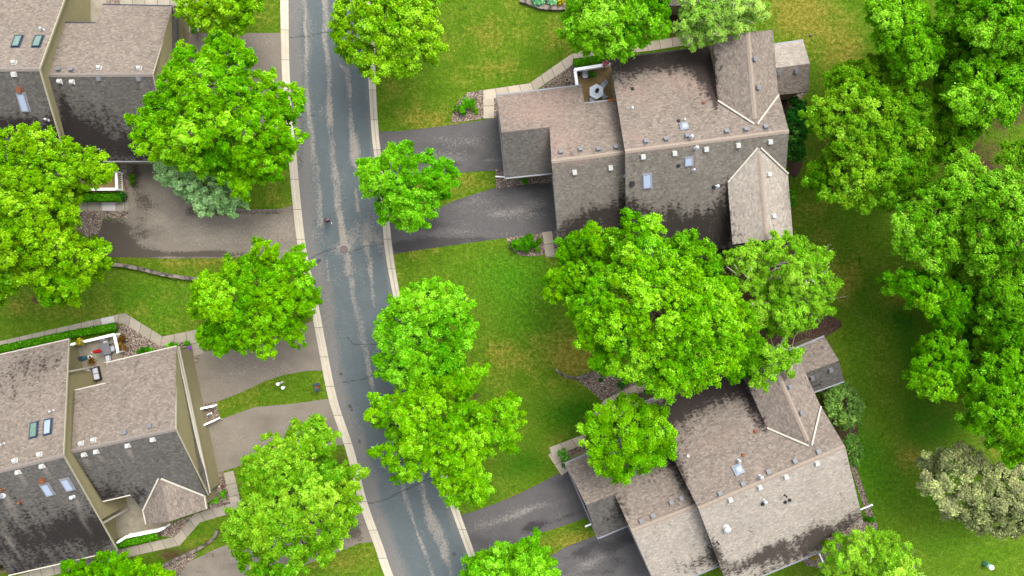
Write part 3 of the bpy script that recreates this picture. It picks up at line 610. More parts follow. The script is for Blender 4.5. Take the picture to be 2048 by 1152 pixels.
def roof(house, name, polys, mats, thick=.2, fascia=None, res=.45):
    """one roof = one mesh: gridded shingle slopes on top, a solid edge of the given thickness around each"""
    bm = bmesh.new(); uvl = bm.loops.layers.uv.new('UVMap')
    for pts, mi in polys:
        pl = Plane(pts[0], pts[1], pts[2]); b2 = bmesh.new(); vs_ = [b2.verts.new(p) for p in pts]; f = b2.faces.new(vs_); f.normal_update()
        if f.normal.z < 0: f.normal_flip()
        grid_faces(b2, [pl.u, pl.v], res); mp = {}
        for v in b2.verts: mp[v] = bm.verts.new(v.co)
        for f in b2.faces:
            if f.normal.z < 0: f.normal_flip()
            nf = bm.faces.new([mp[v] for v in f.verts]); nf.material_index = mi
            for lp in nf.loops: lp[uvl].uv = (lp.vert.co.dot(pl.u), lp.vert.co.dot(pl.v))
        b2.free()
        dn = Vector((0, 0, -thick)); top = [bm.verts.new(Vector(p) - Vector((0, 0, .002))) for p in pts]; bot = [bm.verts.new(Vector(p) + dn) for p in pts]; n = len(pts)
        ccw = sum((pts[i].x * pts[(i + 1) % n].y - pts[(i + 1) % n].x * pts[i].y) for i in range(n)) > 0
        for i in range(n):
            j = (i + 1) % n; q_ = [top[i], bot[i], bot[j], top[j]]
            bm.faces.new(q_ if ccw else q_[::-1]).material_index = len(mats)
        bf = bm.faces.new(bot[::-1] if ccw else bot); bf.material_index = len(mats)
    me = bpy.data.meshes.new(name); bm.to_mesh(me); bm.free()
    for m in mats: me.materials.append(m)
    me.materials.append(fascia or M['fascia_dark'])
    n = len(me.vertices); co = np.empty(n * 3); me.vertices.foreach_get('co', co); co = co.reshape(-1, 3); px, py = pix(co)
    st = blobs(px, py, STAIN) * 1.6 + (fbm(px / 25, py / 25, 4) - .5) * .35 - .06; wa = np.zeros_like(px)
    for s_ in WASH:
        d_ = np.hypot(px - s_[0][0], py - s_[0][1]) / max(1, math.hypot(s_[-1][0] - s_[0][0], s_[-1][1] - s_[0][1])); wa = np.maximum(wa, seg(px, py, s_, 1.1) * np.clip(1.15 - d_ * .95, 0, 1))
    for a_, v_ in (('stain', np.clip(st, 0, 1.9)), ('wash', wa), ('pinkish', np.clip(blobs(px, py, PINK), 0, 1))):
        at = me.attributes.new(a_, 'FLOAT', 'POINT'); at.data.foreach_set('value', v_.astype(np.float32))
    o = bpy.data.objects.new(name, me); C.objects.link(o); par(o, house); return o

def walls(house, loop, inset=.35, drop=.22, mat=None, name='wall'):
    """drop the roof outline, pulled in by the overhang, down to the ground"""
    pts = [Vector(p) for p in loop]; n = len(pts)
    if sum(pts[i].x * pts[(i + 1) % n].y - pts[(i + 1) % n].x * pts[i].y for i in range(n)) < 0: pts = pts[::-1]
    out = []
    for i in range(n):
        a_ = (pts[i] - pts[i - 1]).to_2d().normalized(); b_ = (pts[(i + 1) % n] - pts[i]).to_2d().normalized()
        na = Vector((-a_.y, a_.x)); nb = Vector((-b_.y, b_.x)); m_ = na + nb
        m_ = m_ / max(.6, m_.length_squared / 2) if m_.length > 1e-4 else na
        out.append(Vector((pts[i].x + m_.x * inset, pts[i].y + m_.y * inset, pts[i].z - drop)))
    mb = MB()
    for i in range(n):
        j = (i + 1) % n; a_, b_ = out[i], out[j]; mb.add([(a_.x, a_.y, -.05), (b_.x, b_.y, -.05), tuple(b_), tuple(a_)], [(0, 1, 2, 3)])
    mb.build(name, mat or M['siding'], house); return out

def fbar(house, name, a_, b_, w_, h, mat, dz=0):
    mb = MB(); mb.bar(Vector(a_) + Vector((0, 0, dz)), Vector(b_) + Vector((0, 0, dz)), w_, h); return mb.build(name, mat, house)
def panel(house, name, a_, b_, z0, z1, mat, out=.04, frame=None):
    """door or window standing 4 cm proud of the wall a-b"""
    a_ = Vector(a_); b_ = Vector(b_); d = (b_ - a_); d.z = 0; d.normalize(); nrm = Vector((d.y, -d.x, 0)); c = (a_ + b_) / 2; L = (b_ - a_).length
    R = Matrix((d, nrm, Vector((0, 0, 1)))).transposed(); mb = MB(); mb.box((c.x, c.y, (z0 + z1) / 2), (L, out * 2, z1 - z0), m=R)
    o = mb.build(name, mat, house)
    if frame:
        mf = MB()
        for s_ in (-1, 1): mf.box(c.to_2d().to_3d() + d * s_ * (L / 2 + .05) + Vector((0, 0, (z0 + z1) / 2)), (.1, out * 2.6, z1 - z0), m=R)
        mf.box((c.x, c.y, z1 + .05), (L + .2, out * 2.6, .1), m=R); mf.build('frame', frame, o)
    return o

# ---- roof furniture, one prototype mesh each; copies share it
def vent_hood():
    mb = MB(); mb.box((0, 0, .03), (.52, .52, .03)); pr = []
    for k in range(7): t = PI * k / 6; pr.append((-.2 * math.cos(t), .12 + .2 * math.sin(t)))
    vs_ = [(-.19, p[0], p[1]) for p in pr] + [(.19, p[0], p[1]) for p in pr]; vs_ += [(-.19, -.2, .0), (-.19, .2, .0), (.19, -.2, 0), (.19, .2, 0)]; n = 7
    fs = [(i, i + 1, n + i + 1, n + i) for i in range(6)] + [tuple(range(6, -1, -1)) + (14, 15)[0:2], tuple(range(7, 14)) + (17, 16), (0, 14, 16, 7)[::-1], (6, 15, 17, 13)]
    mb.add(vs_, fs); return mb
def vent_box():
    mb = MB(); mb.box((0, -.02, .02), (.46, .5, .03)); mb.box((0, 0, .12), (.36, .36, .2), taper=.86); mb.box((0, -.03, .235), (.42, .42, .035)); return mb
def sky_flat(w_, l_):
    mb = MB(); t = .07
    mb.box((0, 0, .015), (w_ + .26, l_ + .26, .02))
    for s_ in (-1, 1): mb.box((s_ * (w_ / 2), 0, .08), (t, l_ + t, .14)); mb.box((0, s_ * (l_ / 2), .085), (w_ + t, t, .14))
    mb.box((0, 0, .1), (w_ - t, l_ - t, .04), mi=1); return mb
def dome(w_):
    mb = MB(); mb.box((0, 0, .05), (w_ + .12, w_ + .12, .1)); vs_ = []; fs = []; n = 7
    for i in range(n):
        for j in range(n):
            x = (i / (n - 1) - .5) * w_; y = (j / (n - 1) - .5) * w_; z = .1 + .16 * max(0, (1 - abs(2 * x / w_) ** 3)) * max(0, 1 - abs(2 * y / w_) ** 3); vs_.append((x, y, z))
    for i in range(n - 1):
        for j in range(n - 1): fs.append((i * n + j, (i + 1) * n + j, (i + 1) * n + j + 1, i * n + j + 1))
    mb.add(vs_, fs, 1); return mb
def flue(r, h, cap=True):
    mb = MB(); mb.lathe((0, 0, 0), [(r * 1.9, 0), (r * 1.6, .06), (r, .1), (r, h)], 12)
    if cap: mb.lathe((0, 0, h), [(r * 1.6, .02), (r * 1.9, .08), (r * 1.2, .16), (.01, .2)], 12)
    return mb
def collar(r):
    mb = MB(); mb.lathe((0, 0, 0), [(r * 1.5, 0), (r * 1.3, .05), (r, .07), (r, .14)], 12); mb.lathe((0, 0, .13), [(r * .6, .0), (r * .6, .03)], 10); return mb
PROTO = {}
def proto(key, fn, mats):
    if key not in PROTO:
        o = fn().build(key[0], mats); PROTO[key] = o.data; bpy.data.objects.remove(o)
    return PROTO[key]
def fit(rf, pl, key, fn, mats, px, py, yaw=0, upright=False, s=1.0):
    me = proto(key, fn, mats); o = bpy.data.objects.new(key[0], me); C.objects.link(o); p = pl.at(px, py)
    if upright: m = Matrix.Translation(p) @ Matrix.Rotation(yaw, 4, 'Z')
    else: m = pl.mat(p, .005) @ Matrix.Rotation(yaw, 4, 'Z')
    par(o, rf); o.matrix_basis = m @ Matrix.Scale(s, 4)
    return o
def hood(rf, pl, px, py): return fit(rf, pl, ('roof_vent', 'w'), vent_hood, [M['vent_white']], px, py, s=.88)
def vbox(rf, pl, px, py, c='grey'): return fit(rf, pl, ('roof_vent', c), vent_box, [M['vent_' + c]], px, py, s=.9)
def skyl(rf, pl, px, py, w_, l_, gl='glass', fr='gutter'): return fit(rf, pl, ('skylight', w_, l_, gl, fr), lambda: sky_flat(w_, l_), [M[fr], M[gl]], px, py)
def pipe(rf, pl, px, py, r=.07, h=.5, mat='metal_bright', cap=True): return fit(rf, pl, ('vent_pipe', r, h, mat, cap), lambda: flue(r, h, cap), [M[mat]], px, py, upright=True)
def ring(rf, pl, px, py, mat='vent_black', r=.12): return fit(rf, pl, ('pipe_collar', r, mat), lambda: collar(r), [M[mat]], px, py)

def ridge_cap(house, a_, b_, mat):
    a_ = Vector(a_); b_ = Vector(b_); d = b_ - a_; mb = MB(); side = Vector((-d.y, d.x, 0)).normalized() * .2
    up = Vector((0, 0, .035)); n = max(2, int(d.length / .9))
    vs_ = []; fs = []
    for i in range(n + 1):
        p = a_ + d * i / n; vs_ += [p - side + Vector((0, 0, -.05)), p + up, p + side + Vector((0, 0, -.05))]
    for i in range(n): fs += [(i * 3, i * 3 + 1, i * 3 + 4, i * 3 + 3), (i * 3 + 1, i * 3 + 2, i * 3 + 5, i * 3 + 4)]
    mb.add(vs_, [f[::-1] for f in fs]); return mb.build('ridge_cap', mat, house)
m_ = M['cap'] = plain('ridge_cap_shingle', alb(176, 160, 144), .95, .3, 5)
M['cap_grey'] = plain('ridge_cap_grey', alb(150, 140, 132), .95, .3, 5)

def gable_wing(h, name, A, B, Cc, dirv, lenA, lenB, lenC, mats, mi=(0, 0)):
    Ae = A + dirv * lenA; Be = B + dirv * lenB; Ce = Cc + dirv * lenC; Ae.z, Be.z, Ce.z = A.z, B.z, Cc.z
    rf = roof(h, name, [([A, Ae, Be, B], mi[0]), ([A, Cc, Ce, Ae], mi[1])], mats)
    return rf, Ae, Be, Ce

# ================= house upper right =================
V = P
h3 = empty('townhouse', P(1370, 300), 'long brown shingled townhouse with two cross gables and a glass table patio', 'house', 'townhouses with shingled roofs')
RL, RR, EL = V(1250, 303, 7.2), V(1578, 262, 7.2), V(1220, 118, 3.3); dU = EL - RL; ER = RR + dU; dN = Vector((-dU.x, -dU.y, dU.z)); BL = RL + dN; BR = RR + dN
MU = Plane(RL, RR, ER); MN = Plane(RL, RR, BR)
rf3 = roof(h3, 'main_roof', [([RL, RR, ER, EL], 0), ([RL, BL, BR, RR], 1)], [M['sh_warm'], M['sh_mid']])
walls(h3, [EL, RL, BL, BR, RR, ER], .4)
ridge_cap(rf3, RL, RR, M['cap'])
up = dU.copy(); up.z = 0; up.normalize()
A, B, Cc = MU.at(1511, 248), MU.at(1435, 202), MU.at(1557, 190); B.z = Cc.z = (B.z + Cc.z) / 2
rw1, Ae, Be, Ce = gable_wing(h3, 'gable_roof', A, B, Cc, up, 8.3, 5.6, 6.0, [M['sh_warm']])
walls(h3, [Ae, Be, B, Cc, Ce], .35); ridge_cap(rw1, A + up * .5, Ae, M['cap'])
W1L, W1R = Plane(A, B, Be), Plane(A, Cc, Ce)
for p_, q_ in ((A + Vector((-.15, 0, 0)), B), (A + Vector((.15, 0, 0)), Cc)): fbar(rw1, 'valley_flashing', p_ + Vector((0, 0, .1)), q_ + Vector((0, 0, .12)), .15, .05, M['trim'])
A, B, Cc = MN.at(1518, 296), MN.at(1455, 365), MN.at(1576, 348); B.z = Cc.z = (B.z + Cc.z) / 2
rw2, Ae, Be, Ce = gable_wing(h3, 'gable_roof', A, B, Cc, -up, 8.3, 5.7, 5.7, [M['sh_pale']])
W2R = Plane(A, Cc, Ce); walls(h3, [Ae, Be, B, Cc, Ce], .55); ridge_cap(rw2, A - up * .5, Ae, M['cap'])
for p_, q_ in ((A + Vector((-.15, 0, 0)), B), (A + Vector((.15, 0, 0)), Cc)): fbar(rw2, 'valley_flashing', p_ + Vector((0, 0, .1)), q_ + Vector((0, 0, .12)), .15, .05, M['trim'])
p3 = [V(1550, 136, 4.6), V(1620, 127, 4.6), V(1606, 80, 3.3), V(1545, 89, 3.3), V(1617, 184, 3.3), V(1554, 190, 3.3)]
rp3 = roof(h3, 'porch_roof', [([p3[0], p3[1], p3[2], p3[3]], 0), ([p3[0], p3[5], p3[4], p3[1]], 1)], [M['sh_pale'], M['sh_warm']]); walls(h3, [p3[3], p3[0], p3[5], p3[4], p3[1], p3[2]], .3)
PN = Plane(p3[0], p3[1], p3[4]); fbar(h3, 'gutter', p3[3], p3[2], .13, .12, M['gutter'], -.02)
# garage side
gRL, gRS, gRR = V(1103, 323, 6.0), V(1186, 313, 6.0), V(1253, 304, 6.0); GU = Plane(gRL, gRR, V(993, 190, 3.0)); gN = [V(1117, 487, 3.0), V(1264, 468, 3.0)]; GN = Plane(gRL, gRR, gN[0])
K1, K = GU.at(1003, 265), GU.at(1099, 254); K.z = K1.z
rg3 = roof(h3, 'garage_roof', [([V(993, 190, 3.0), K1, K, gRL, gRS, V(1163, 170, 3.0)], 0), ([gRL, gN[0], gN[1], gRR], 1), ([K1, V(1010, 357, 3.0), V(1106, 347, 3.0), K], 2)], [M['sh_warm'], M['sh_mid'], M['sh_cool']])
lo = Vector((0, 0, -.16))
rc3 = roof(h3, 'connector_roof', [([gRS + lo, gRR + lo, V(1231, 199, 3.0), V(1168, 206, 3.0)], 0)], [M['sh_warm']]); CU3 = Plane(gRS + lo, gRR + lo, V(1168, 206, 3.0))
walls(h3, [V(1083, 181, 3.0), V(1163, 170, 3.0), V(1168, 206, 3.0), V(1240, 198, 3.0), gN[1], gN[0], gRL], .4)
ga = walls(h3, [V(993, 190, 3.0), V(1100, 178, 3.0), V(1118, 346, 3.0), V(1010, 357, 3.0), K1], .35)
ridge_cap(rg3, gRL, gRR, M['cap'])
for a_, b_ in ((V(993, 190, 3), V(1163, 170, 3)), (V(993, 190, 3), V(1010, 357, 3)), (V(1010, 357, 3), V(1106, 347, 3)), (gN[0], gN[1]), (V(1105, 350, 3.0), gN[0])): fbar(h3, 'gutter', a_, b_, .13, .13, M['gutter'], -.03)
fbar(h3, 'gutter', V(1168, 206, 3), V(1231, 199, 3), .12, .12, M['gutter'], -.03); fbar(h3, 'gutter', EL, V(1424, 92, 3.3), .12, .12, M['fascia_dark'], -.03)
panel(h3, 'garage_door', V(1005, 210, 0) + Vector((.1, 0, 0)), V(1012, 250, 0) + Vector((.1, 0, 0)), 0, 2.2, M['white'])
fbar(h3, 'downspout', V(991, 353, .15), V(1011, 354, .15), .12, .1, M['white'])
for x, y in ((1122, 305), (1161, 300)): vbox(rg3, GU, x, y)
for x, y in ((1197, 300), (1232, 296)): vbox(rc3, CU3, x, y)
for x, y in ((1292, 284), (1332, 279), (1453, 264), (1492, 260), (1531, 255), (1374, 273)): vbox(rf3, MU, x, y)
for x, y in ((1149, 344), (1221, 335)): vbox(rg3, GN, x, y, 'white')
for x, y in ((1286, 313), (1349, 306), (1412, 298), (1476, 290), (1540, 283)): vbox(rf3, MN, x, y, 'white')
for x, y in ((1507, 119), (1514, 176)): vbox(rw1, W1R, x, y)
for x, y in ((1536, 349), (1545, 432)): vbox(rw2, W2R, x, y, 'white')
for x, y in ((1557, 145), (1592, 141)): vbox(rp3, PN, x, y)
fit(rf3, MU, ('skylight', 'd'), lambda: dome(.66), [M['gutter'], M['glass']], 1368, 253); skyl(rf3, MN, 1377, 323, .66, .72); skyl(rf3, MN, 1294, 362, .7, 1.25)
pipe(rf3, MU, 1381, 275, .09, .5); pipe(rf3, MN, 1391, 297, .09, .5); pipe(rf3, MN, 1432, 374, .09, .5); ring(rf3, MN, 1427, 374); ring(rf3, MN, 1357, 331); pipe(rf3, MN, 1386, 341, .07, .4); ring(rf3, MU, 1357, 242); ring(rf3, MU, 1370, 240, 'metal_bright', .08)
ring(rf3, MU, 1407, 206, 'rust'); ring(rf3, MU, 1265, 216, 'metal_bright', .1); ring(rf3, MU, 1265, 178); vbox(rf3, MN, 1264, 367, 'black'); pipe(rg3, GN, 1249, 353, .06, .4)

# ================= house lower right =================
h4 = empty('townhouse', P(1480, 930), 'long pale brown townhouse set at an angle, its garage end under a round tree', 'house', 'townhouses with shingled roofs')
RL, RR, EL = V(1397, 1018, 7.2), V(1690, 893, 7.2), V(1291, 803, 3.3); dU = EL - RL; ER = RR + dU; MU4 = Plane(RL, RR, ER); dN = Vector((-dU.x, -dU.y, dU.z)); BL = RL + dN; MN4 = Plane(RL, RR, BL)
rf4 = roof(h4, 'main_roof', [([RL, RR, ER, EL], 0), ([RL, BL, MN4.at(1648, 1101), MN4.at(1641, 1083), MN4.at(1727, 1045), RR], 1)], [M['sh_warm'], M['sh_pale']])
walls(h4, [EL, RL, BL, MN4.at(1648, 1101), MN4.at(1641, 1083), MN4.at(1727, 1045), RR, ER], .35); ridge_cap(rf4, RL, RR, M['cap'])
up = dU.copy(); up.z = 0; up.normalize()
A, B, Cc = MU4.at(1620, 891), MU4.at(1533, 855), MU4.at(1641, 812); B.z = Cc.z = (B.z + Cc.z) / 2
rw4, Ae, Be, Ce = gable_wing(h4, 'gable_roof', A, B, Cc, up, 8.3, 5.6, 6.0, [M['sh_warm']]); W4R = Plane(A, Cc, Ce); walls(h4, [Ae, Be, B, Cc, Ce], .35); ridge_cap(rw4, A + up * .5, Ae, M['cap'])
for p_, q_ in ((A + Vector((-.15, 0, 0)), B), (A + Vector((.12, .05, 0)), Cc)): fbar(rw4, 'valley_flashing', p_ + Vector((0, 0, .1)), q_ + Vector((0, 0, .12)), .15, .05, M['trim'])
p4 = [V(1606, 748, 4.6), V(1678, 721, 4.6), V(1648, 672, 3.3), V(1580, 700, 3.3), V(1688, 763, 3.3), V(1625, 786, 3.3)]
rp4 = roof(h4, 'porch_roof', [([p4[0], p4[1], p4[2], p4[3]], 0), ([p4[0], p4[5], p4[4], p4[1]], 1)], [M['sh_warm'], M['sh_cool']]); walls(h4, [p4[3], p4[0], p4[5], p4[4], p4[1], p4[2]], .3); PN4 = Plane(p4[0], p4[1], p4[4])
fbar(h4, 'gutter', p4[3], p4[2], .15, .13, M['gutter'], -.02)
gRL, gRR, gE = V(1263, 1063, 6.0), V(1399, 1009, 6.0), V(1262, 869, 3.0); gRS = V(1339, 1033, 6.0); gW = V(1130, 926, 3.0); GU4 = Plane(gRL, gRR, gE); gN = [V(1316, 1182, 3.0), V(1441, 1131, 3.0)]; GN4 = Plane(gRL, gRR, gN[1])
K1, K = GU4.at(1172, 1010), GU4.at(1229, 989); K1.z = K.z = (K.z + K1.z) / 2; gW = GU4.at(1130, 926)
rg4 = roof(h4, 'garage_roof', [([gW, K1, K, gRL, gRS, gE], 0), ([gRL, gN[0], gN[1], gRR], 1), ([K1, V(1196, 1077, 3.0), V(1258, 1051, 3.0), K], 2)], [M['sh_warm'], M['sh_pale'], M['sh_cool']])
rc4 = roof(h4, 'connector_roof', [([gRS + lo, gRR + lo, V(1338, 874, 3.0), V(1277, 901, 3.0)], 0)], [M['sh_warm']]); CU4 = Plane(gRS + lo, gRR + lo, V(1277, 901, 3.0))
walls(h4, [GU4.at(1213, 892), gE, V(1277, 901, 3.0), V(1345, 871, 3.0), gN[1], gN[0], gRL], .4); walls(h4, [gW, GU4.at(1213, 892), V(1268, 1047, 3.0), V(1196, 1077, 3.0), K1], .35)
ridge_cap(rg4, gRL, gRR, M['cap'])
for a_, b_ in ((gW, gE), (gW, V(1196, 1077, 3)), (V(1196, 1077, 3), V(1258, 1051, 3)), (gN[0], gN[1]), (V(1257, 1053, 3.0), gN[0]), (MN4.at(1648, 1101), BL), (p4[4] + Vector((0, 0, .0)), p4[5])): fbar(h4, 'gutter', a_, b_, .13, .13, M['gutter'], -.03)
fbar(h4, 'gutter', EL, V(1500, 712, 3.3), .13, .13, M['gutter'], -.03)
fbar(h4, 'downspout', V(1170, 1053, .15), V(1184, 1047, .15), .16, .12, M['white'])
for x, y in ((1283, 1043), (1306, 1032)): vbox(rg4, GU4, x, y)
for x, y in ((1343, 1006), (1363, 998)): vbox(rc4, CU4, x, y)
for x, y in ((1440, 987), (1486, 968), (1537, 944), (1590, 923), (1637, 904)): vbox(rf4, MU4, x, y)
for x, y in ((1460, 998), (1519, 973), (1571, 952), (1633, 925)): vbox(rf4, MN4, x, y, 'white')
for x, y in ((1577, 774), (1600, 826)): vbox(rw4, W4R, x, y)
for x, y in ((1623, 755), (1660, 739)): vbox(rp4, PN4, x, y)
fit(rf4, MU4, ('skylight', 'd'), lambda: dome(.66), [M['gutter'], M['glass']], 1476, 939, s=1.15)
pipe(rf4, MU4, 1476, 920, .08, .4); pipe(rf4, MU4, 1519, 952, .09, .5); pipe(rf4, MN4, 1527, 1001, .09, .5); ring(rf4, MN4, 1525, 1008); ring(rf4, MN4, 1570, 1004); ring(rf4, MN4, 1579, 1000); pipe(rf4, MN4, 1569, 990, .05, .4, 'black')
fit(rf4, MN4, ('satellite_dish', 'a'), lambda: flue(.14, .2), [M['metal_bright']], 1452, 1055, s=1.3); pipe(rf4, MN4, 1434, 1084, .05, .4, 'black'); ring(rf4, MU4, 1376, 912, 'metal_bright', .1); ring(rf4, MU4, 1511, 863, 'rust', .14); ring(rf4, MU4, 1486, 910, 'rust', .12)

# ================= house lower left =================
h2 = empty('townhouse', P(200, 880), 'beige sided townhouse with white trim and a small front gable, in the lower left', 'house', 'townhouses with shingled roofs')
RR, RL = V(127, 911, 8.0), V(-260, 1005, 8.0); EU, EUL = V(138, 678, 3.4), V(-260, 767, 3.4); LW, LWL = V(235, 1101, 3.4), V(17, 1151, 3.4)
HU, HN = Plane(RR, RL, EU), Plane(RR, RL, LW); RM = HN.at(-92, 964); RM.z = 8.0
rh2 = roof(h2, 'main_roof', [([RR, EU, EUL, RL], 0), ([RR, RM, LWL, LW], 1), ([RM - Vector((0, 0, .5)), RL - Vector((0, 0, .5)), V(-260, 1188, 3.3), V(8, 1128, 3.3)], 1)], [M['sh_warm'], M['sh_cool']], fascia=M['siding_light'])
rd = (RL - RR).normalized(); Q1 = HN.at(206, 1047); Q0 = HU.at(138, 742)
walls(h2, [EU + rd * 1.3, Q0 + rd * 1.3, Q0 + rd * .4, RR + rd * .1, Q1, Q1 + rd * 1.5, LW + rd * 1.5, LWL, V(-260, 1214, 3.4), V(-270, 1005, 8.0), EUL], .32); ridge_cap(rh2, RL, RR, M['cap_grey'])
GL, GR, g1, g2_ = V(143, 903, 6.4), V(352, 858, 6.4), V(212, 725, 3.2), V(353, 692, 3.2); GU2 = Plane(GL, GR, g2_); LC = V(417, 990, 3.2); GN2 = Plane(GL, GR, LC)
rg2 = roof(h2, 'garage_roof', [([GL, GR, g2_, g1, GU2.at(211, 766), GU2.at(150, 780)], 0), ([GL, GN2.at(206, 1003), GN2.at(261, 990), V(285, 1021, 3.2), LC, GR], 1)], [M['sh_warm'], M['sh_cool']], fascia=M['siding_light'])
ridge_cap(rg2, GL, GR, M['cap_grey'])
A = GN2.at(320, 957); B = V(286, 1022, 3.25); B2 = V(292, 1048, 3.2); C1 = V(409, 991, 3.25); C2 = V(413, 1018, 3.2); A2 = V(339, 1043, A.z)
rw2b = roof(h2, 'gable_roof', [([A, B, B2, A2], 0), ([A, A2, C2, C1], 0)], [M['sh_warm']], fascia=M['siding_light'])
for p_, q_ in ((A + Vector((-.12, 0, .06)), B + Vector((0, 0, .1))), (A + Vector((.12, 0, .06)), C1 + Vector((0, 0, .1)))): fbar(rw2b, 'valley_flashing', p_, q_, .15, .05, M['trim'])
pi0, pi1, po0, po1 = V(353, 698, 3.65), V(409, 988, 3.65), V(357, 693, 3.05), V(420, 986, 3.05)
rpent = roof(h2, 'pent_roof', [([pi0, po0, po1, pi1], 0)], [M['sh_cool']], .12, fascia=M['trim'])
wl = walls(h2, [V(150, 780, 3.2), V(211, 766, 3.2), g1, g2_ + Vector((0, 0, -.1)), po0, po1, V(409, 1000, 3.1), C2, B2, V(286, 1022, 3.2), V(262, 990, 3.2), V(206, 1003, 3.2)], .3, .25)
mb = MB(); mb.add([V(353.5, 695, 3.3), V(409.5, 989, 3.3), V(409, 985, 3.75), GR + Vector((-.12, .0, -.15)), V(352, 697, 3.75)], [(0, 1, 2, 3, 4)]); mb.build('gable_wall', M['siding'], h2)
def trim(h, a_, b_, w_=.11, hh=.18, mat='trim', name='fascia'): fbar(h, name, a_, b_, w_, hh, M[mat], -.05)
for a_, b_ in ((EU, RR), (RR, LW)): trim(h2, a_, b_, .06, .14, 'siding_light')
for a_, b_ in ((EU, EUL), (LW, LWL), (g1, g2_), (GU2.at(211, 766), GU2.at(150, 780)), (GN2.at(206, 1003), GN2.at(261, 990)), (po0, po1), (B, B2), (C1, C2)): trim(h2, a_, b_)
for a_, b_ in ((g2_, GR), (GR, LC)): trim(h2, a_, b_, .08, .16, 'siding_light')
for a_, b_ in ((V(379, 722), V(397, 806)), (V(409, 852), V(430, 940))):
    a_ = a_ + Vector((.06, 0, 0)); b_ = b_ + Vector((.06, 0, 0)); panel(h2, 'garage_door', b_, a_, 0, 2.2, M['siding_light'], .05, frame=M['white'])
for a_, b_ in ((V(400, 817, .42), V(431, 811, .42)), (V(397, 855, .42), V(437, 837, .42))): fbar(h2, 'privacy_wall', a_, b_, .16, .8, M['white'], 0)
for q_, o_ in ((Q0, .4), (Q1, .3)):
    q_ = q_ + rd * o_; fbar(h2, 'corner_trim', Vector((q_.x + .1, q_.y, .05)), Vector((q_.x + .1, q_.y, q_.z - .4)), .14, .14, M['trim'])
for x, y in ((163, 887), (188, 880)): hood(rg2, GU2, x, y)
for x, y in ((169, 909), (193, 903), (256, 891), (306, 879)): hood(rg2, GN2, x, y)
for x, y in ((251, 866), (301, 853)): vbox(rg2, GU2, x, y)
for x, y in ((80, 909), (31, 921)): hood(rh2, HU, x, y)
for x, y in ((85, 932), (37, 944)): hood(rh2, HN, x, y)
skyl(rh2, HU, 68, 860, .62, 1.3, 'glass_green', 'steel_blue'); skyl(rh2, HU, 96, 854, .62, 1.3, 'glass', 'steel_blue'); skyl(rh2, HN, 95, 979, .62, 1.2); skyl(rh2, HN, 135, 969, .62, 1.2)
pipe(rh2, HU, 107, 821, .06, .45); pipe(rh2, HU, 9, 887, .06, .45); fit(rh2, HN, ('flue_box', 'r'), lambda: vent_box(), [M['rust']], 85, 960); pipe(rh2, HN, 44, 1003, .07, .4, 'rust'); pipe(rh2, HN, 8, 978, .07, .4, 'rust'); pipe(rh2, HN, 5, 991, .16, .6); pipe(rh2, HN, 147, 993, .1, .3)

# ================= house upper left =================
h1 = empty('townhouse', P(180, 160), 'dark stained shingled townhouse with green skylights, in the upper left beside the big maple', 'house', 'townhouses with shingled roofs')
RR, RL = V(79, 138, 8.0), V(-260, 141, 8.0); EU, EUL = V(144, -42, 3.4), V(-260, -40, 3.4); LW, LWL = V(149, 376, 3.4), V(-260, 380, 3.4); HU1, HN1 = Plane(RR, RL, EU), Plane(RR, RL, LW)
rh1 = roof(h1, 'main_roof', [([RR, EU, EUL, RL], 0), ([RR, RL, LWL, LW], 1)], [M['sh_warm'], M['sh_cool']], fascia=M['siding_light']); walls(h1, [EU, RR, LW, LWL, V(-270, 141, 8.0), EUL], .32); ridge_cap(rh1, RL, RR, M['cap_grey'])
for a_, b_ in ((EU, RR), (RR, LW)): trim(h1, a_, b_, .1, .16, 'siding_light')
GL, GR, g1, g2_ = V(96, 150, 6.4), V(306, 149, 6.4), V(205, 9, 3.2), V(347, 12, 3.2); GU1 = Plane(GL, GR, g2_); LC, LD = V(344, 323, 3.2), V(206, 323, 3.2); GN1 = Plane(GL, GR, LC)
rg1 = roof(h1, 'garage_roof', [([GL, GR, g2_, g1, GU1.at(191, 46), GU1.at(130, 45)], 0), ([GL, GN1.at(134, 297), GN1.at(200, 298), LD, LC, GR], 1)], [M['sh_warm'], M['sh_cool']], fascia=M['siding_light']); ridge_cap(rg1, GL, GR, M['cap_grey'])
pi0, pi1, po0, po1 = V(343, 14, 3.65), V(343, 318, 3.65), V(354, 12, 3.05), V(354, 322, 3.05)
roof(h1, 'pent_roof', [([pi0, po0, po1, pi1], 0)], [M['sh_cool']], .12, fascia=M['fascia_navy'])
walls(h1, [GU1.at(130, 45), GU1.at(191, 46), g1, g2_, po0, po1, LC, LD, V(200, 298, 3.2), V(134, 297, 3.2)], .3, .25)
mb = MB(); mb.add([V(344, 14, 3.3), V(344, 320, 3.3), V(344, 318, 3.75), GR + Vector((-.12, 0, -.15)), V(344, 16, 3.75)], [(0, 1, 2, 3, 4)]); mb.build('gable_wall', M['siding'], h1)
for a_, b_ in ((g1, g2_), (GU1.at(130, 45), GU1.at(191, 46)), (po0, po1)): trim(h1, a_, b_, .14, .14, 'fascia_navy', 'gutter')
for a_, b_ in ((g2_, GR), (GR, LC)): trim(h1, a_, b_, .08, .16, 'siding_light')
for a_, b_ in ((GN1.at(134, 297), GN1.at(200, 298)), (LD, LC)): trim(h1, a_, b_, .12, .14, 'gutter', 'gutter')
panel(h1, 'garage_door', V(369, 150) + Vector((.0, 0, 0)), V(369, 75), 0, 2.2, M['siding_light'], .05, frame=M['white'])
for x, y in ((119, 140), (144, 141)): vbox(rg1, GU1, x, y, 'grey')
for x, y in ((199, 136), (279, 137)): hood(rg1, GU1, x, y)
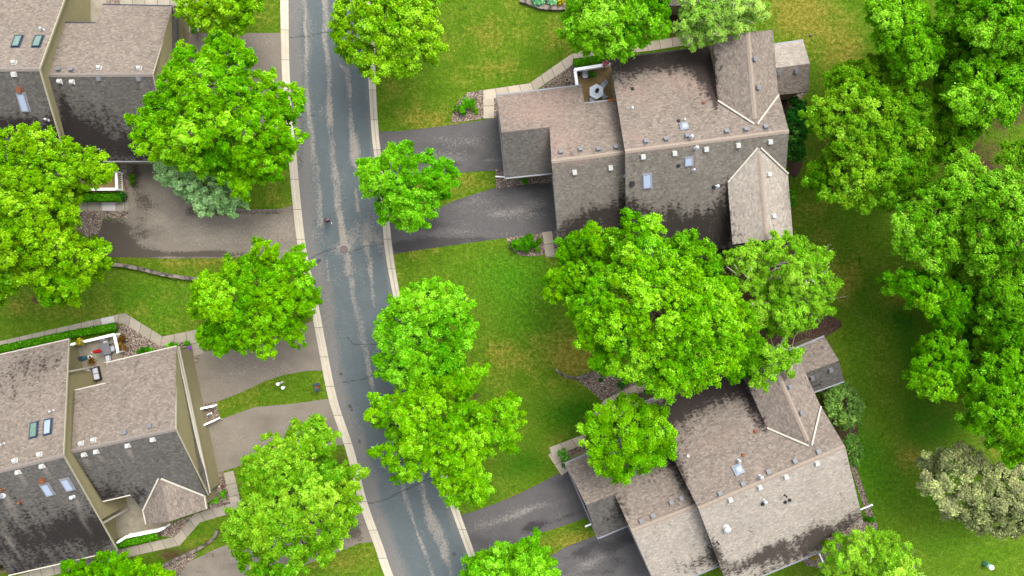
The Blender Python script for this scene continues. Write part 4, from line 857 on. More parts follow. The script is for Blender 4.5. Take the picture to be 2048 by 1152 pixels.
for x, y in ((120, 163), (145, 164)): hood(rg1, GN1, x, y)
for x, y in ((199, 156), (279, 157)): vbox(rg1, GN1, x, y)
hood(rh1, HU1, 29, 126); vbox(rh1, HN1, 29, 148, 'white'); skyl(rh1, HU1, 35, 83, .62, 1.25, 'glass_green', 'steel_blue'); skyl(rh1, HU1, 76, 83, .62, 1.25, 'glass_green', 'steel_blue'); skyl(rh1, HN1, 47, 205, .62, 1.5)
fit(rh1, HN1, ('flue_box', 'r'), lambda: vent_box(), [M['rust']], 40, 179); pipe(rh1, HN1, 97, 241, .07, .4); pipe(rh1, HU1, 87, 60, .07, .4)
# sliver of another roof along the top edge
h5 = empty('townhouse', P(1400, -40), 'edge of a brown roof at the top of the picture behind the willow', 'house', 'townhouses with shingled roofs')
a_, b_, c_, d_ = V(1335, 11, 3.2), V(1452, 8, 3.2), V(1452, -140, 6.4), V(1335, -137, 6.4); e_, f_ = V(1452, -270, 3.2), V(1335, -268, 3.2)
roof(h5, 'main_roof', [([a_, b_, c_, d_], 0), ([d_, c_, e_, f_], 0)], [M['sh_warm']]); walls(h5, [a_, b_, c_, e_, f_, d_], .35); fbar(h5, 'gutter', a_, b_, .14, .13, M['fascia_dark'])
# ---------------------------------------------------------------- trees and plants
def in_poly(px, py, poly):
    r = np.zeros(len(px), bool); n = len(poly); j = n - 1
    for i in range(n):
        xi, yi = poly[i]; xj, yj = poly[j]
        c = ((yi > py) != (yj > py)) & (px < (xj - xi) * (py - yi) / (yj - yi + 1e-12) + xi); r ^= c; j = i
    return r
def edge_dist(px, py, poly):
    d = np.full(len(px), 1e9); n = len(poly)
    for i in range(n):
        x0, y0 = poly[i]; x1, y1 = poly[(i + 1) % n]; dx, dy = x1 - x0, y1 - y0; t = np.clip(((px - x0) * dx + (py - y0) * dy) / (dx * dx + dy * dy + 1e-9), 0, 1)
        d = np.minimum(d, np.hypot(px - x0 - t * dx, py - y0 - t * dy))
    return d
def leaves(rs, c, nrm, size, asp=.62):
    n = len(c); r = rs.normal(size=(n, 3)); t = np.cross(nrm, r); t /= np.linalg.norm(t, axis=1, keepdims=True) + 1e-9; b = np.cross(nrm, t)
    s = size[:, None]; fold = nrm * s * .18
    co = np.stack([c + t * s, c + b * s * asp + fold, c - t * s, c - b * s * asp + fold], 1).reshape(-1, 3)
    return co, np.arange(n * 4).reshape(n, 4)

def canopy(rs, boughs, dens, leaf, clump, droop=0, gaps=.0, airy=1.0):
    """boughs: list of (centre xyz, radius, outward dir xy, brightness, hue); leaf clumps over each bough's upper surface, leaves round each clump"""
    CO = []; VAL = []; HUE = []; NR = []; SZ = []
    for c, r, od, bv, bh in boughs:
        nc = max(4, int(2.5 * r * r * airy / (clump * clump)))
        u = rs.rand(nc); th = rs.rand(nc) * 2 * PI; cz = 1 - u * 1.15; sr = np.sqrt(np.clip(1 - cz ** 2, 0, 1))
        rr = r * (.55 + .58 * rs.rand(nc) ** .8); d = np.stack([sr * np.cos(th), sr * np.sin(th), cz * .75], 1)
        cc = np.array(c) + d * rr[:, None]; el = rs.rand(nc) * r * .35; cc[:, 0] += od[0] * el; cc[:, 1] += od[1] * el; cc[:, 2] -= el * .35 + droop * sr * rs.rand(nc) * r
        nl = max(3, int(dens * clump * clump * 3.2)); k = nc * nl
        g_ = rs.normal(size=(k, 3)) * np.array([.44, .44, .32]) * clump; par_ = np.repeat(cc, nl, 0); dn = np.repeat(d, nl, 0)
        CO.append(par_ + g_); nn = dn * .7 + rs.normal(size=(k, 3)) * .42 + g_ / clump * .55 + np.array([0, 0, .75]); NR.append(nn / np.linalg.norm(nn, axis=1, keepdims=True))
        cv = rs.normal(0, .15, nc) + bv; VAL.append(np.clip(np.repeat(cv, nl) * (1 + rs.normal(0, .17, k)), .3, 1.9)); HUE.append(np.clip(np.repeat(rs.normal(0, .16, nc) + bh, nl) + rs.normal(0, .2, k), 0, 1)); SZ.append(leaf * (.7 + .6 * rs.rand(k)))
    CO = np.concatenate(CO); return CO, np.concatenate(NR), np.concatenate(VAL), np.concatenate(HUE), np.concatenate(SZ)

def make_boughs(rs, poly, zb, zt, rmax, rmin=.55, fill=.80, under=.35, rough=.8, tries=9000, round_=2.0, maxn=400):
    xs_, ys_ = [p[0] for p in poly], [p[1] for p in poly]; zm = (zb + zt) / 2; m = S * (H - zm) / H
    px = rs.uniform(min(xs_), max(xs_), tries); py = rs.uniform(min(ys_), max(ys_), tries); k = in_poly(px, py, poly); px, py = px[k], py[k]
    ed = edge_dist(px, py, poly); dm = max(ed.max(), 1); area = (max(xs_) - min(xs_)) * (max(ys_) - min(ys_))
    R = np.clip(ed * m * .9, rmin, rmax * rs.uniform(.6, 1.05, len(px))); order = np.argsort(-R * rs.uniform(.8, 1.2, len(R)))
    acc = []; AX = np.zeros(0); AY = np.zeros(0); AR = np.zeros(0)
    for i in order:
        if ed[i] * m < R[i] * .9 and ed[i] * m < .4: continue
        if len(AX) and np.any(np.hypot(AX - px[i], AY - py[i]) * m < fill * (AR + R[i])): continue
        AX = np.append(AX, px[i]); AY = np.append(AY, py[i]); AR = np.append(AR, R[i]); acc.append(i)
        if len(acc) >= maxn: break
    cx, cy = np.mean(px), np.mean(py); out = []; Rt = dm * 1.0
    for i in acc:
        f = min(1, ed[i] / Rt); h = (1 - (1 - f) ** round_) ** .5; nz_ = float(fbm(np.array([px[i] / 55.0]), np.array([py[i] / 55.0]), 77, 3)[0]) - .5; z = zb + (zt - zb) * h + rs.normal(0, rough * .3) + nz_ * rough * 3.2
        pw = P(px[i], py[i], z); od = Vector((px[i] - cx, cy - py[i])); od = od.normalized() if od.length > 1 else Vector((0, 0))
        hb = np.clip(.5 + nz_ * 1.1 + rs.normal(0, .1), 0, 1)
        out.append([np.array(pw) - np.array([0, 0, R[i] * .5]), R[i], (od.x, od.y), 1 + rs.normal(0, .1) + nz_ * .5, hb])
        if rmin > .3 and ed[i] * m < 1.3 and rs.rand() < .6:  # twigs that break the outline
            e_ = Vector((od.x + rs.normal(0, .5), od.y + rs.normal(0, .5))); e_.normalize(); rr_ = rs.uniform(.16, .3); k_ = max(R[i], ed[i] * m) + rs.uniform(0, .25)
            out.append([np.array(pw) + np.array([e_.x * k_, e_.y * k_, -.5]), rr_, (e_.x, e_.y), 1, hb])
    for j in range(int(len(acc) * under)):
        i = rs.randint(len(px)); f = min(1, ed[i] / Rt); z = zb + (zt - zb) * (1 - (1 - f) ** round_) ** .5 - rs.uniform(1.6, 3.0); z = max(z, zb - 1)
        if ed[i] * m < .9: continue
        out.append([np.array(P(px[i], py[i], z)), rmax * .7, (0, 0), .95, .4])
    return out

def limb_mesh(mb, rs, base, boughs, rt, top_frac=.45, nl=14, r0=.16, mi=0):
    base = Vector(base); zc = sum(b[0][2] for b in boughs) / len(boughs); top = Vector((base.x, base.y, zc * .72)); mid = base.lerp(top, .5) + Vector((rs.normal(0, .15), rs.normal(0, .15), 0))
    mb.tube([base - Vector((0, 0, .1)), base + Vector((0, 0, .25)), base + Vector((0, 0, .8)), mid, top], [rt * 1.6, rt * 1.15, rt, rt * .85, rt * .6], 8)
    idx = rs.permutation(len(boughs))[:nl]
    for i in idx:
        e = Vector(boughs[i][0]); s_ = base.lerp(top, rs.uniform(.45, 1.0)); q1 = s_.lerp(e, .45) + Vector((rs.normal(0, .2), rs.normal(0, .2), rs.uniform(.1, .6)))
        mb.tube([s_, q1, e, e + Vector((rs.normal(0, .3), rs.normal(0, .3), .4))], [r0, r0 * .7, r0 * .35, r0 * .12], 5)
        for _ in range(2):
            d = Vector((rs.normal(), rs.normal(), rs.uniform(-.1, .6))).normalized() * rs.uniform(.8, 1.8); mb.tube([q1.lerp(e, .5), q1.lerp(e, .5) + d * .6, e.lerp(q1, .3) + d], [r0 * .4, r0 * .25, .012], 4)

TREESEED = [100]
def tree(label, poly, leafmat, zb, zt, rmax=1.5, dens=330, leaf=.09, clump=.25, name='broadleaf_tree', cat='tree', group='trees round the townhouses', bark='bark', trunk=.24, base=None, fill=.72, under=.35, rough=.8, droop=0, airy=1.0, rmin=.36, nl=14, dead=0, dead_at=None, bv=1.0):
    TREESEED[0] += 1; rs = np.random.RandomState(TREESEED[0]); rmax = rmax * .78; B_ = make_boughs(rs, poly, zb, zt, rmax, rmin=rmin, fill=fill, under=under, rough=rough)
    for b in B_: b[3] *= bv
    cen = np.mean([b[0] for b in B_], 0); bp = P(base[0], base[1], 0) if base else Vector((cen[0] * 1.11, cen[1] * 1.11, 0))
    root = empty(name, bp, label, cat, group); CO, NR, VAL, HUE, SZ = canopy(rs, B_, dens, leaf, clump, droop=droop, airy=airy); co, q = leaves(rs, CO, NR, SZ)
    npmesh('crown', co, q, LEAF[leafmat], {'val': VAL, 'hue': HUE}, root)
    mb = MB(); limb_mesh(mb, rs, bp, B_, trunk, nl=nl, r0=.13 if trunk > .15 else .06)
    for k in range(int(dead * .7)):  # bare grey twigs that stick out of the leaves
        b = B_[rs.randint(len(B_))]; p = Vector(b[0]) if dead_at is None else P(*dead_at); p = p + Vector((rs.normal(0, .5), rs.normal(0, .5), b[1] * .4)); d = Vector((rs.normal(), rs.normal(), .45)).normalized() * rs.uniform(.5, 1.2)
        mb.tube([p, p + d * .5 + Vector((0, 0, .1)), p + d], [.045, .028, .01], 4)
    mb.build('trunk', M[bark], root); return root
T = tree
T('big lime green maple with ragged lobes leaning over the left kerb', [(345, 85), (378, 78), (395, 100), (418, 68), (450, 62), (480, 90), (512, 112), (500, 140), (545, 132), (550, 165), (592, 165), (608, 197), (598, 226), (585, 238), (602, 268), (590, 312), (562, 322), (558, 362), (530, 368), (500, 360), (490, 397), (465, 388), (440, 352), (400, 347), (360, 332), (330, 325), (300, 322), (262, 300), (262, 270), (248, 222), (285, 215), (290, 190), (312, 175), (318, 140), (345, 115)], 'lime', 5.5, 12.5, 1.25, under=.45, base=(440, 225))
T('yellow green tree cut by the top edge, above the upper left driveway', [(340, -10), (345, -60), (420, -110), (500, -60), (522, 5), (500, 30), (488, 52), (465, 78), (440, 58), (400, 50), (365, 32)], 'yellow', 4.5, 9, 1.2)
T('huge yellow green tree with loose feathery foliage at the left edge', [(0, 260), (30, 255), (50, 245), (75, 255), (95, 248), (110, 275), (142, 268), (140, 298), (175, 293), (215, 310), (224, 335), (215, 365), (180, 378), (155, 390), (160, 430), (150, 455), (170, 480), (200, 470), (215, 495), (222, 512), (200, 535), (170, 572), (160, 602), (130, 612), (105, 605), (88, 618), (60, 590), (50, 560), (22, 592), (0, 602), (-90, 620), (-140, 450), (-90, 260)], 'yellow', 6, 13, 1.15, under=.5, rough=1.2, bv=.95)
T('blue green spruce lying half under the big maple beside the driveway', [(302, 325), (330, 308), (350, 325), (400, 345), (440, 362), (492, 385), (482, 410), (458, 430), (420, 427), (385, 422), (358, 388), (322, 366)], 'blue', 2.5, 5.5, .7, dens=260, leaf=.1, clump=.26, name='spruce', cat='spruce tree', trunk=.16, rmin=.35)
T('green maple overhanging the left kerb between the two pairs of left driveways', [(500, 478), (520, 473), (545, 495), (558, 522), (575, 497), (600, 488), (610, 520), (624, 530), (618, 560), (637, 590), (625, 622), (600, 642), (614, 690), (595, 697), (565, 682), (542, 682), (547, 712), (520, 720), (500, 702), (470, 692), (440, 715), (408, 702), (393, 672), (400, 642), (368, 612), (385, 590), (380, 563), (410, 538), (430, 555), (450, 530), (445, 513), (475, 525), (498, 508)], 'lime', 4.5, 9.5, 1.2, under=.3, bv=.93)
T('broad green maple at the left kerb covering the lowest left driveway', [(585, 835), (605, 845), (637, 826), (652, 855), (667, 860), (672, 900), (665, 922), (700, 928), (732, 935), (727, 962), (700, 967), (714, 990), (717, 1030), (714, 1062), (690, 1067), (690, 1087), (665, 1102), (655, 1137), (640, 1132), (615, 1117), (600, 1155), (585, 1180), (520, 1175), (490, 1155), (468, 1112), (453, 1080), (438, 1050), (460, 1020), (490, 1000), (478, 960), (490, 925), (500, 910), (528, 893), (535, 858), (560, 880), (575, 860)], 'olive', 5, 11.5, 1.3, under=.3, bv=1.08)
T('green bush like tree cut by the bottom edge below the lower left roof', [(118, 1140), (150, 1123), (180, 1125), (200, 1110), (222, 1103), (250, 1120), (272, 1130), (312, 1133), (335, 1152), (340, 1260), (120, 1260)], 'lime', 3, 6, 1.0, bv=.85)
T('round lime green tree beside the right kerb at the top edge', [(664, 60), (668, 20), (680, -20), (720, -60), (800, -75), (860, -40), (877, 0), (872, 40), (882, 90), (867, 122), (832, 127), (822, 152), (795, 148), (775, 142), (748, 152), (725, 147), (718, 127), (695, 122), (678, 95)], 'yellow', 4.5, 10, 1.45, clump=.3, bv=1.08)
T('compact round green tree on the grass between the two upper right driveways', [(768, 298), (800, 283), (827, 288), (832, 308), (860, 308), (880, 318), (895, 308), (907, 340), (907, 370), (902, 397), (870, 402), (860, 432), (850, 447), (835, 457), (810, 462), (790, 447), (780, 440), (753, 432), (748, 410), (755, 397), (728, 397), (718, 370), (708, 345), (723, 318), (755, 313)], 'green', 4, 8.5, 1.15, clump=.28, under=.3)
T('rounded broccoli like green tree at the right kerb, upper of two touching crowns', [(748, 650), (763, 625), (788, 600), (800, 581), (830, 566), (860, 556), (902, 568), (927, 590), (942, 615), (947, 640), (952, 670), (937, 700), (927, 722), (920, 757), (880, 778), (830, 783), (800, 778), (778, 772), (758, 745), (748, 720), (765, 700), (748, 680)], 'green', 4.5, 10.5, 1.25, clump=.28, under=.2, bv=1.04)
T('wide spreading green maple over the right kerb, lower of two touching crowns', [(943, 738), (960, 728), (977, 745), (960, 768), (950, 785), (935, 800), (960, 808), (985, 802), (1010, 790), (1020, 772), (1037, 800), (1038, 840), (1032, 870), (1027, 907), (985, 902), (965, 915), (960, 935), (982, 955), (987, 990), (972, 1007), (950, 1018), (925, 1002), (900, 1012), (880, 1007), (880, 980), (860, 960), (850, 947), (835, 972), (813, 962), (788, 967), (785, 942), (758, 925), (732, 907), (745, 888), (780, 885), (765, 857), (733, 852), (722, 830), (745, 815), (738, 783), (770, 793), (800, 788), (810, 758), (860, 748), (910, 738)], 'lime', 5, 11.5, 1.2, under=.4, bv=1.0)
T('round green tree cut by the bottom edge next to the lower right driveways', [(918, 1135), (943, 1113), (975, 1108), (985, 1088), (1010, 1083), (1020, 1093), (1045, 1083), (1062, 1068), (1082, 1083), (1092, 1113), (1112, 1130), (1112, 1190), (1080, 1230), (980, 1230), (925, 1180)], 'green', 3.8, 8, 1.1, clump=.28, bv=.93)
T('largest bright lime tree in the middle between the two right hand houses', [(1230, 500), (1240, 455), (1250, 423), (1275, 428), (1300, 418), (1322, 433), (1332, 470), (1350, 500), (1400, 530), (1440, 550), (1470, 560), (1485, 600), (1490, 660), (1490, 700), (1470, 740), (1450, 748), (1430, 772), (1400, 772), (1380, 792), (1360, 782), (1345, 803), (1320, 797), (1290, 772), (1260, 767), (1240, 757), (1213, 757), (1188, 737), (1178, 705), (1158, 690), (1153, 660), (1145, 640), (1140, 605), (1170, 560), (1215, 520)], 'lime', 7.5, 14.5, 1.25, under=.45, bv=1.06)
T('green tree over the garage eave, left neighbour of the largest lime tree', [(1125, 602), (1090, 607), (1083, 585), (1098, 570), (1078, 555), (1095, 543), (1120, 530), (1108, 510), (1128, 473), (1163, 458), (1180, 438), (1202, 455), (1235, 460), (1235, 505), (1200, 540), (1160, 580), (1150, 610)], 'lime', 5, 9.5, 1.15, bv=.85)
T('darker green tree against the long roof, right neighbour of the largest lime tree', [(1340, 490), (1355, 472), (1370, 458), (1400, 473), (1422, 490), (1442, 510), (1445, 545), (1472, 556), (1470, 575), (1400, 560), (1350, 530)], 'vivid', 6, 10.5, 1.0, bv=.85)
T('dark green tree tucked between the lime tree and the birches', [(1480, 600), (1500, 610), (1512, 640), (1530, 680), (1535, 710), (1515, 745), (1480, 760), (1450, 770), (1455, 740), (1475, 700), (1480, 650)], 'vivid', 5, 9.5, 1.0, bv=.82)
BG = dict(name='birch_tree', cat='birch tree', dens=330, leaf=.075, clump=.27, bark='bark_pale', trunk=.13, droop=.5, under=.5, group='birch trees by the right hand houses', rough=1.2)
T('feathery pale green birch directly below the lower gable of the upper house', [(1448, 512), (1480, 488), (1510, 483), (1560, 473), (1600, 468), (1617, 490), (1652, 488), (1662, 512), (1655, 540), (1630, 547), (1600, 562), (1580, 592), (1540, 582), (1510, 592), (1488, 562), (1468, 545)], 'birch', 4.5, 9, 1.0, dead=14, **BG)
T('thin birch with bare white twigs above the small porch roof', [(1518, 592), (1580, 570), (1622, 543), (1672, 543), (1684, 575), (1667, 602), (1662, 632), (1630, 652), (1590, 668), (1560, 672), (1533, 662), (1508, 642)], 'birch', 4, 8, .95, dead=24, **BG)
T('small birch draped over the gable roof of the lower right house', [(1485, 705), (1530, 688), (1572, 688), (1604, 703), (1592, 740), (1598, 762), (1560, 740), (1545, 770), (1530, 788), (1508, 767), (1497, 742)], 'birch', 7.0, 9.5, .8, dead=6, base=(1500, 690), **BG)
T('vivid green dense tree at the top edge over the lawn path', [(1123, 60), (1138, 20), (1148, -20), (1200, -65), (1280, -65), (1332, -20), (1343, 20), (1332, 60), (1303, 80), (1300, 92), (1262, 96), (1250, 116), (1228, 112), (1178, 98), (1148, 92), (1128, 75)], 'vivid', 4.5, 9.5, 1.1, clump=.28, bv=1.1)
WG = dict(BG); WG.update(name='willow_tree', cat='willow tree', group=None)
T('pale feathery willow with bare twigs at the top edge beside the gable', [(1347, 52), (1357, 20), (1378, -15), (1450, -40), (1520, -25), (1540, 10), (1522, 42), (1490, 67), (1450, 78), (1400, 88), (1368, 88)], 'willow', 4, 8, 1.0, dead=34, **WG)
G2 = 'woodland trees along the right edge'
def WT(label, poly, lm, zb=6, zt=11.5, r=1.35, **k): return T(label, poly, lm, zb, zt, r, group=G2, clump=k.pop('clump', .29), leaf=.092, under=.75, **k)
WT('bright green woodland tree nearest the lawn in the top right corner', [(1745, -20), (1810, -40), (1852, 10), (1882, 60), (1892, 100), (1872, 147), (1832, 162), (1798, 142), (1762, 92), (1740, 40)], 'vivid', bv=1.08)
WT('bright green woodland tree right in the top right corner', [(1895, -40), (1960, -90), (2090, -80), (2130, 40), (2100, 100), (2040, 102), (1990, 107), (1960, 97), (1930, 62), (1885, 40)], 'vivid', 7, 13, bv=1.1)
WT('bright green woodland tree just below the one in the top right corner', [(1910, 130), (1935, 103), (1990, 110), (2048, 105), (2110, 110), (2120, 210), (2048, 200), (2032, 242), (1980, 248), (1938, 242), (1900, 212), (1893, 170)], 'vivid', bv=1.08)
T('olive green tree with browning tips standing alone right of the porch', [(1700, 130), (1740, 103), (1777, 113), (1792, 145), (1832, 165), (1872, 200), (1882, 240), (1867, 300), (1872, 340), (1852, 382), (1820, 402), (1780, 418), (1728, 418), (1690, 397), (1660, 402), (1622, 372), (1622, 330), (1650, 300), (1660, 280), (1613, 260), (1613, 225), (1640, 200), (1660, 180), (1650, 150), (1673, 135)], 'olive', 5, 10.5, 1.3, clump=.29, under=.45, bv=.98)
WT('dim green tree between the olive tree and the top right woods', [(1868, 170), (1900, 190), (1945, 240), (1962, 262), (1940, 300), (1900, 322), (1868, 310), (1880, 250)], 'deep', 4, 7, 1.1, bv=.85)
WT('green woodland tree with its left lobe over the open lawn', [(1960, 305), (1977, 330), (1952, 342), (1942, 390), (1927, 440), (1927, 500), (1900, 542), (1870, 552), (1850, 532), (1788, 492), (1793, 460), (1798, 420), (1830, 400), (1850, 378), (1890, 343), (1920, 298)], 'deep', 6, 12, dead=8, dead_at=(1990, 400, 5), bv=1.1)
WT('green woodland tree at the right edge level with the middle of the picture', [(1938, 380), (1962, 358), (2000, 340), (2048, 343), (2110, 360), (2110, 520), (2040, 512), (2000, 532), (1962, 560), (1940, 540), (1935, 450)], 'deep', 7, 13, dead=10, dead_at=(1930, 510, 6), bv=1.08)
WT('woodland tree with a long limb reaching left across the lawn', [(1773, 555), (1800, 538), (1850, 540), (1900, 555), (1942, 572), (1952, 612), (1922, 672), (1880, 662), (1850, 612), (1820, 602), (1785, 592)], 'vivid', 5.5, 10.5, bv=1.0)
WT('woodland tree at the right edge among bare grey twigs', [(1970, 575), (2010, 550), (2060, 560), (2110, 600), (2100, 700), (2040, 720), (1985, 700), (1962, 650)], 'deep', 6, 12, dead=24, dead_at=(1990, 560, 7), bv=1.0)
WT('woodland tree jutting into the lawn above the grey green tree', [(1850, 678), (1880, 658), (1932, 690), (1952, 740), (1932, 782), (1890, 802), (1850, 792), (1828, 762), (1826, 740)], 'vivid', 6, 11, bv=.98)
WT('large green woodland tree directly above the grey green tree', [(1935, 802), (1952, 760), (1980, 720), (2048, 690), (2110, 700), (2110, 910), (2048, 924), (2018, 928), (1998, 892), (1958, 872), (1933, 842)], 'vivid', 6, 12.5, bv=1.02)
WT('small green tree at the right edge below a patch of brown grass', [(2000, 330), (2015, 290), (2048, 275), (2100, 290), (2090, 345), (2048, 338)], 'deep', 4, 7, 1.0)
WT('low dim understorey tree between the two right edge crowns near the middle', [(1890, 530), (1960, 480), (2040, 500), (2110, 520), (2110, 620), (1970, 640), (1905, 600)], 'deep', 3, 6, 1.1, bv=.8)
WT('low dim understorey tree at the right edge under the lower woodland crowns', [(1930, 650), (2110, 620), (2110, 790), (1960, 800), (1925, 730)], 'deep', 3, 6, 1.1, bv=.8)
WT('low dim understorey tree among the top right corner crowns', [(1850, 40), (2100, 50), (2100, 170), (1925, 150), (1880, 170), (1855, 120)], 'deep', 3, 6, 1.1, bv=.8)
T('grey green tree with dense knobbly crown in the lower right corner', [(1848, 930), (1880, 903), (1920, 888), (1960, 898), (1990, 925), (2048, 928), (2110, 930), (2120, 1060), (2048, 1072), (2018, 1068), (1960, 1068), (1938, 1047), (1900, 1032), (1878, 1002), (1852, 987)], 'sage', 4, 8.5, 1.1, clump=.34, leaf=.1, dens=260, bv=1.05, rmin=.4)
T('loose pale green birch below the corner of the lower right house', [(1692, 1062), (1740, 1068), (1792, 1063), (1802, 1090), (1832, 1110), (1842, 1140), (1862, 1210), (1640, 1210), (1645, 1120), (1672, 1085)], 'birch', 3.5, 7, .95, dead=10, **BG)
T('round lime green tree hanging over the garage of the lower right house', [(1158, 855), (1180, 838), (1210, 813), (1240, 798), (1272, 798), (1312, 813), (1332, 830), (1348, 860), (1342, 880), (1353, 907), (1322, 922), (1290, 947), (1260, 952), (1232, 968), (1200, 947), (1183, 912), (1163, 887)], 'lime', 5, 9.5, 1.15, clump=.34, under=.25, bv=1.0, base=(1225, 850))

def shrub(label, poly, lm, zb, zt, r=.5, dens=300, leaf=.09, clump=.22, name='shrub', cat='shrub', group='shrubs planted round the houses', **k):
    TREESEED[0] += 1; rs = np.random.RandomState(TREESEED[0]); B_ = make_boughs(rs, poly, zb, zt, r, rmin=k.get('rmin', .22), fill=.7, under=0, rough=.12, tries=2500)
    if not B_: return None
    for b in B_: b[3] *= k.get('bv', 1)
    cen = np.mean([b[0] for b in B_], 0); root = empty(name, (cen[0], cen[1], 0), label, cat, group); CO, NR, VAL, HUE, SZ = canopy(rs, B_, dens, leaf, clump); CO[:, 2] = np.maximum(CO[:, 2], .04); co, q = leaves(rs, CO, NR, SZ)
    npmesh('foliage', co, q, LEAF[lm], {'val': VAL, 'hue': HUE}, root); mb = MB()
    for _ in range(4):
        b = B_[rs.randint(len(B_))]; mb.tube([(cen[0], cen[1], -.05), (cen[0] * .6 + b[0][0] * .4, cen[1] * .6 + b[0][1] * .4, .3 * b[0][2]), tuple(b[0])], [.03, .02, .01], 4)
    mb.build('stem', M['bark'], root); return root
def disc(x, y, r, ry=None): ry = ry or r; return [(x + r * math.cos(k * PI / 5), y + ry * math.sin(k * PI / 5)) for k in range(10)]
def hedge(label, pts, w_px, h):
    rs = np.random.RandomState(len(label) + int(pts[0][0])); pw = [P(p[0], p[1]) for p in pts]; CO = []; NR = []; hw = w_px * S / 2
    core = MB()
    for a_, b_ in zip(pw[:-1], pw[1:]):
        d = b_ - a_; L = d.length; d.normalize(); sd = Vector((-d.y, d.x, 0)); n = int(L * 2 * hw * 520)
        core.bar(a_ + Vector((0, 0, h / 2 - .06)), b_ + Vector((0, 0, h / 2 - .06)), hw * 1.7, h - .2)
        u, v = rs.rand(n) * L, rs.uniform(-1, 1, n); c = np.array(a_) + np.outer(u, np.array(d)) + np.outer(v * hw, np.array(sd)); c[:, 2] = h - .12 * v ** 4 + rs.normal(0, .045, n) + .05 * np.sin(u * 5) * np.cos(v * 4); CO.append(c)
        NR.append(np.array([0, 0, 1.0]) + rs.normal(0, .5, (n, 3)))
        for s_ in (-1, 1):
            m2 = int(L * h * 300); u = rs.rand(m2) * L; c = np.array(a_) + np.outer(u, np.array(d)) + np.outer(np.full(m2, s_ * hw) + rs.normal(0, .04, m2), np.array(sd)); c[:, 2] = rs.rand(m2) * h; CO.append(c); NR.append(np.array(sd) * s_ + rs.normal(0, .4, (m2, 3)))
    CO = np.concatenate(CO); NR = np.concatenate(NR); NR /= np.linalg.norm(NR, axis=1, keepdims=True); co, q = leaves(rs, CO, NR, .06 + .04 * rs.rand(len(CO)))
    root = empty('hedge', (pw[0] + pw[-1]) / 2, label, 'hedge', 'clipped hedges beside the patios'); npmesh('foliage', co, q, LEAF['hedge'], {'val': np.clip(rs.normal(1, .22, len(CO)), .4, 1.6), 'hue': rs.rand(len(CO))}, root); core.build('stem', M['bark'], root)
hedge('clipped green hedge between the path and the white patio rail, upper right house', [(1147, 131), (1217, 120)], 15, .8)
hedge('long clipped green hedge between the path and the lower left patio', [(-60, 712), (148, 668), (238, 652)], 13, .7)
hedge('short clipped hedge below the white rail at the bottom left', [(236, 1086), (322, 1066)], 13, .7)
hedge('clipped hedge beside the white railing next to the upper left driveway', [(165, 396), (250, 396)], 14, .7)
shrub('low round shrub in the rock bed, larger of the pair beside the driveway', disc(936, 207, 15, 13), 'hedge', .3, .8)
shrub('low round shrub in the rock bed, left one of the pair beside the driveway', disc(919, 219, 11, 11), 'hedge', .3, .7)
shrub('tiny yellow green plant in the rock bed by the upper driveway', disc(952, 221, 6), 'yellow', .15, .4, .3, rmin=.15)
shrub('oval dense shrub in the rounded rock bed beside the lawn', disc(1048, 489, 26, 15), 'hedge', .4, .9, bv=.75)
for x, y, r_, t_ in ((1060, 474, 8, 'above the oval shrub'), (1077, 480, 7, 'right of the oval shrub'), (1078, 497, 6, 'low right of the oval shrub')): shrub('small rusty yellow plant ' + t_ + ' in the rounded rock bed', disc(x, y, r_), 'olive', .2, .5, .3, rmin=.15)
shrub('round dark green shrub at the corner of the lower right garage', disc(1130, 916, 13, 17), 'dark', .6, 1.4, bv=1.2)
shrub('green tuft under the eave between the two upper right driveways', disc(1048, 361, 6, 5), 'hedge', .2, .6, .3, rmin=.15)
for x, y, r_, t_ in ((1204, 754, 11, 'left'), (1258, 760, 12, 'right'), (1240, 772, 9, 'middle')): shrub('dark low evergreen, ' + t_ + ' one of three in the rock bed under the largest tree', disc(x, y, r_, r_ * .8), 'dark', .3, .9)
for x, y, r_, t_ in ((1300, 782, 14, 'right'), (1262, 795, 18, 'left')): shrub('dark green shrub between the path and the gutter, ' + t_ + ' of two', disc(x, y, r_, 9), 'dark', .5, 1.2)
shrub('topmost dark evergreen shrub beside the upper right house wall', disc(1596, 214, 18, 22), 'dark', 1.2, 2.6, .7, leaf=.11, clump=.28, dens=220, bv=.85, name='evergreen_shrub')
shrub('largest dark evergreen shrub, middle of the three by the house wall', disc(1592, 255, 24, 32), 'dark', 1.4, 3, .8, leaf=.11, clump=.28, dens=220, name='evergreen_shrub')
shrub('lowest dark evergreen shrub of the three by the house wall', disc(1590, 302, 22, 22), 'dark', 1.2, 2.6, .7, leaf=.11, clump=.28, dens=220, name='evergreen_shrub')
shrub('bright green shrub at the wall below the white valley strip', disc(1586, 399, 9, 16), 'hedge', .6, 1.3)
shrub('large sprawling dull green juniper below the lower porch roof', [(1655, 775), (1690, 765), (1720, 790), (1730, 820), (1720, 850), (1690, 858), (1665, 845), (1650, 810)], 'fir', 1.2, 2.8, .8, leaf=.11, clump=.28, dens=220, name='evergreen_shrub')
shrub('narrow dull green juniper beside the lower right gable end', [(1690, 872), (1708, 868), (1722, 890), (1722, 925), (1708, 938), (1694, 905)], 'fir', 1.2, 2.6, .7, leaf=.11, clump=.28, dens=220, name='evergreen_shrub')
shrub('yellow green shrub in the notch of the lower eave', disc(1655, 1088, 12, 8), 'yellow', .4, 1.0, .4, bv=.9)
shrub('dark yellow shrub under the eave next to the white rail', disc(1625, 1112, 12, 6), 'flower_yellow', .3, .7, .35, bv=.55)
shrub('small green shrub in the rock strip at the house corner', disc(1741, 1040, 7, 5), 'hedge', .3, .7, .3, rmin=.15)
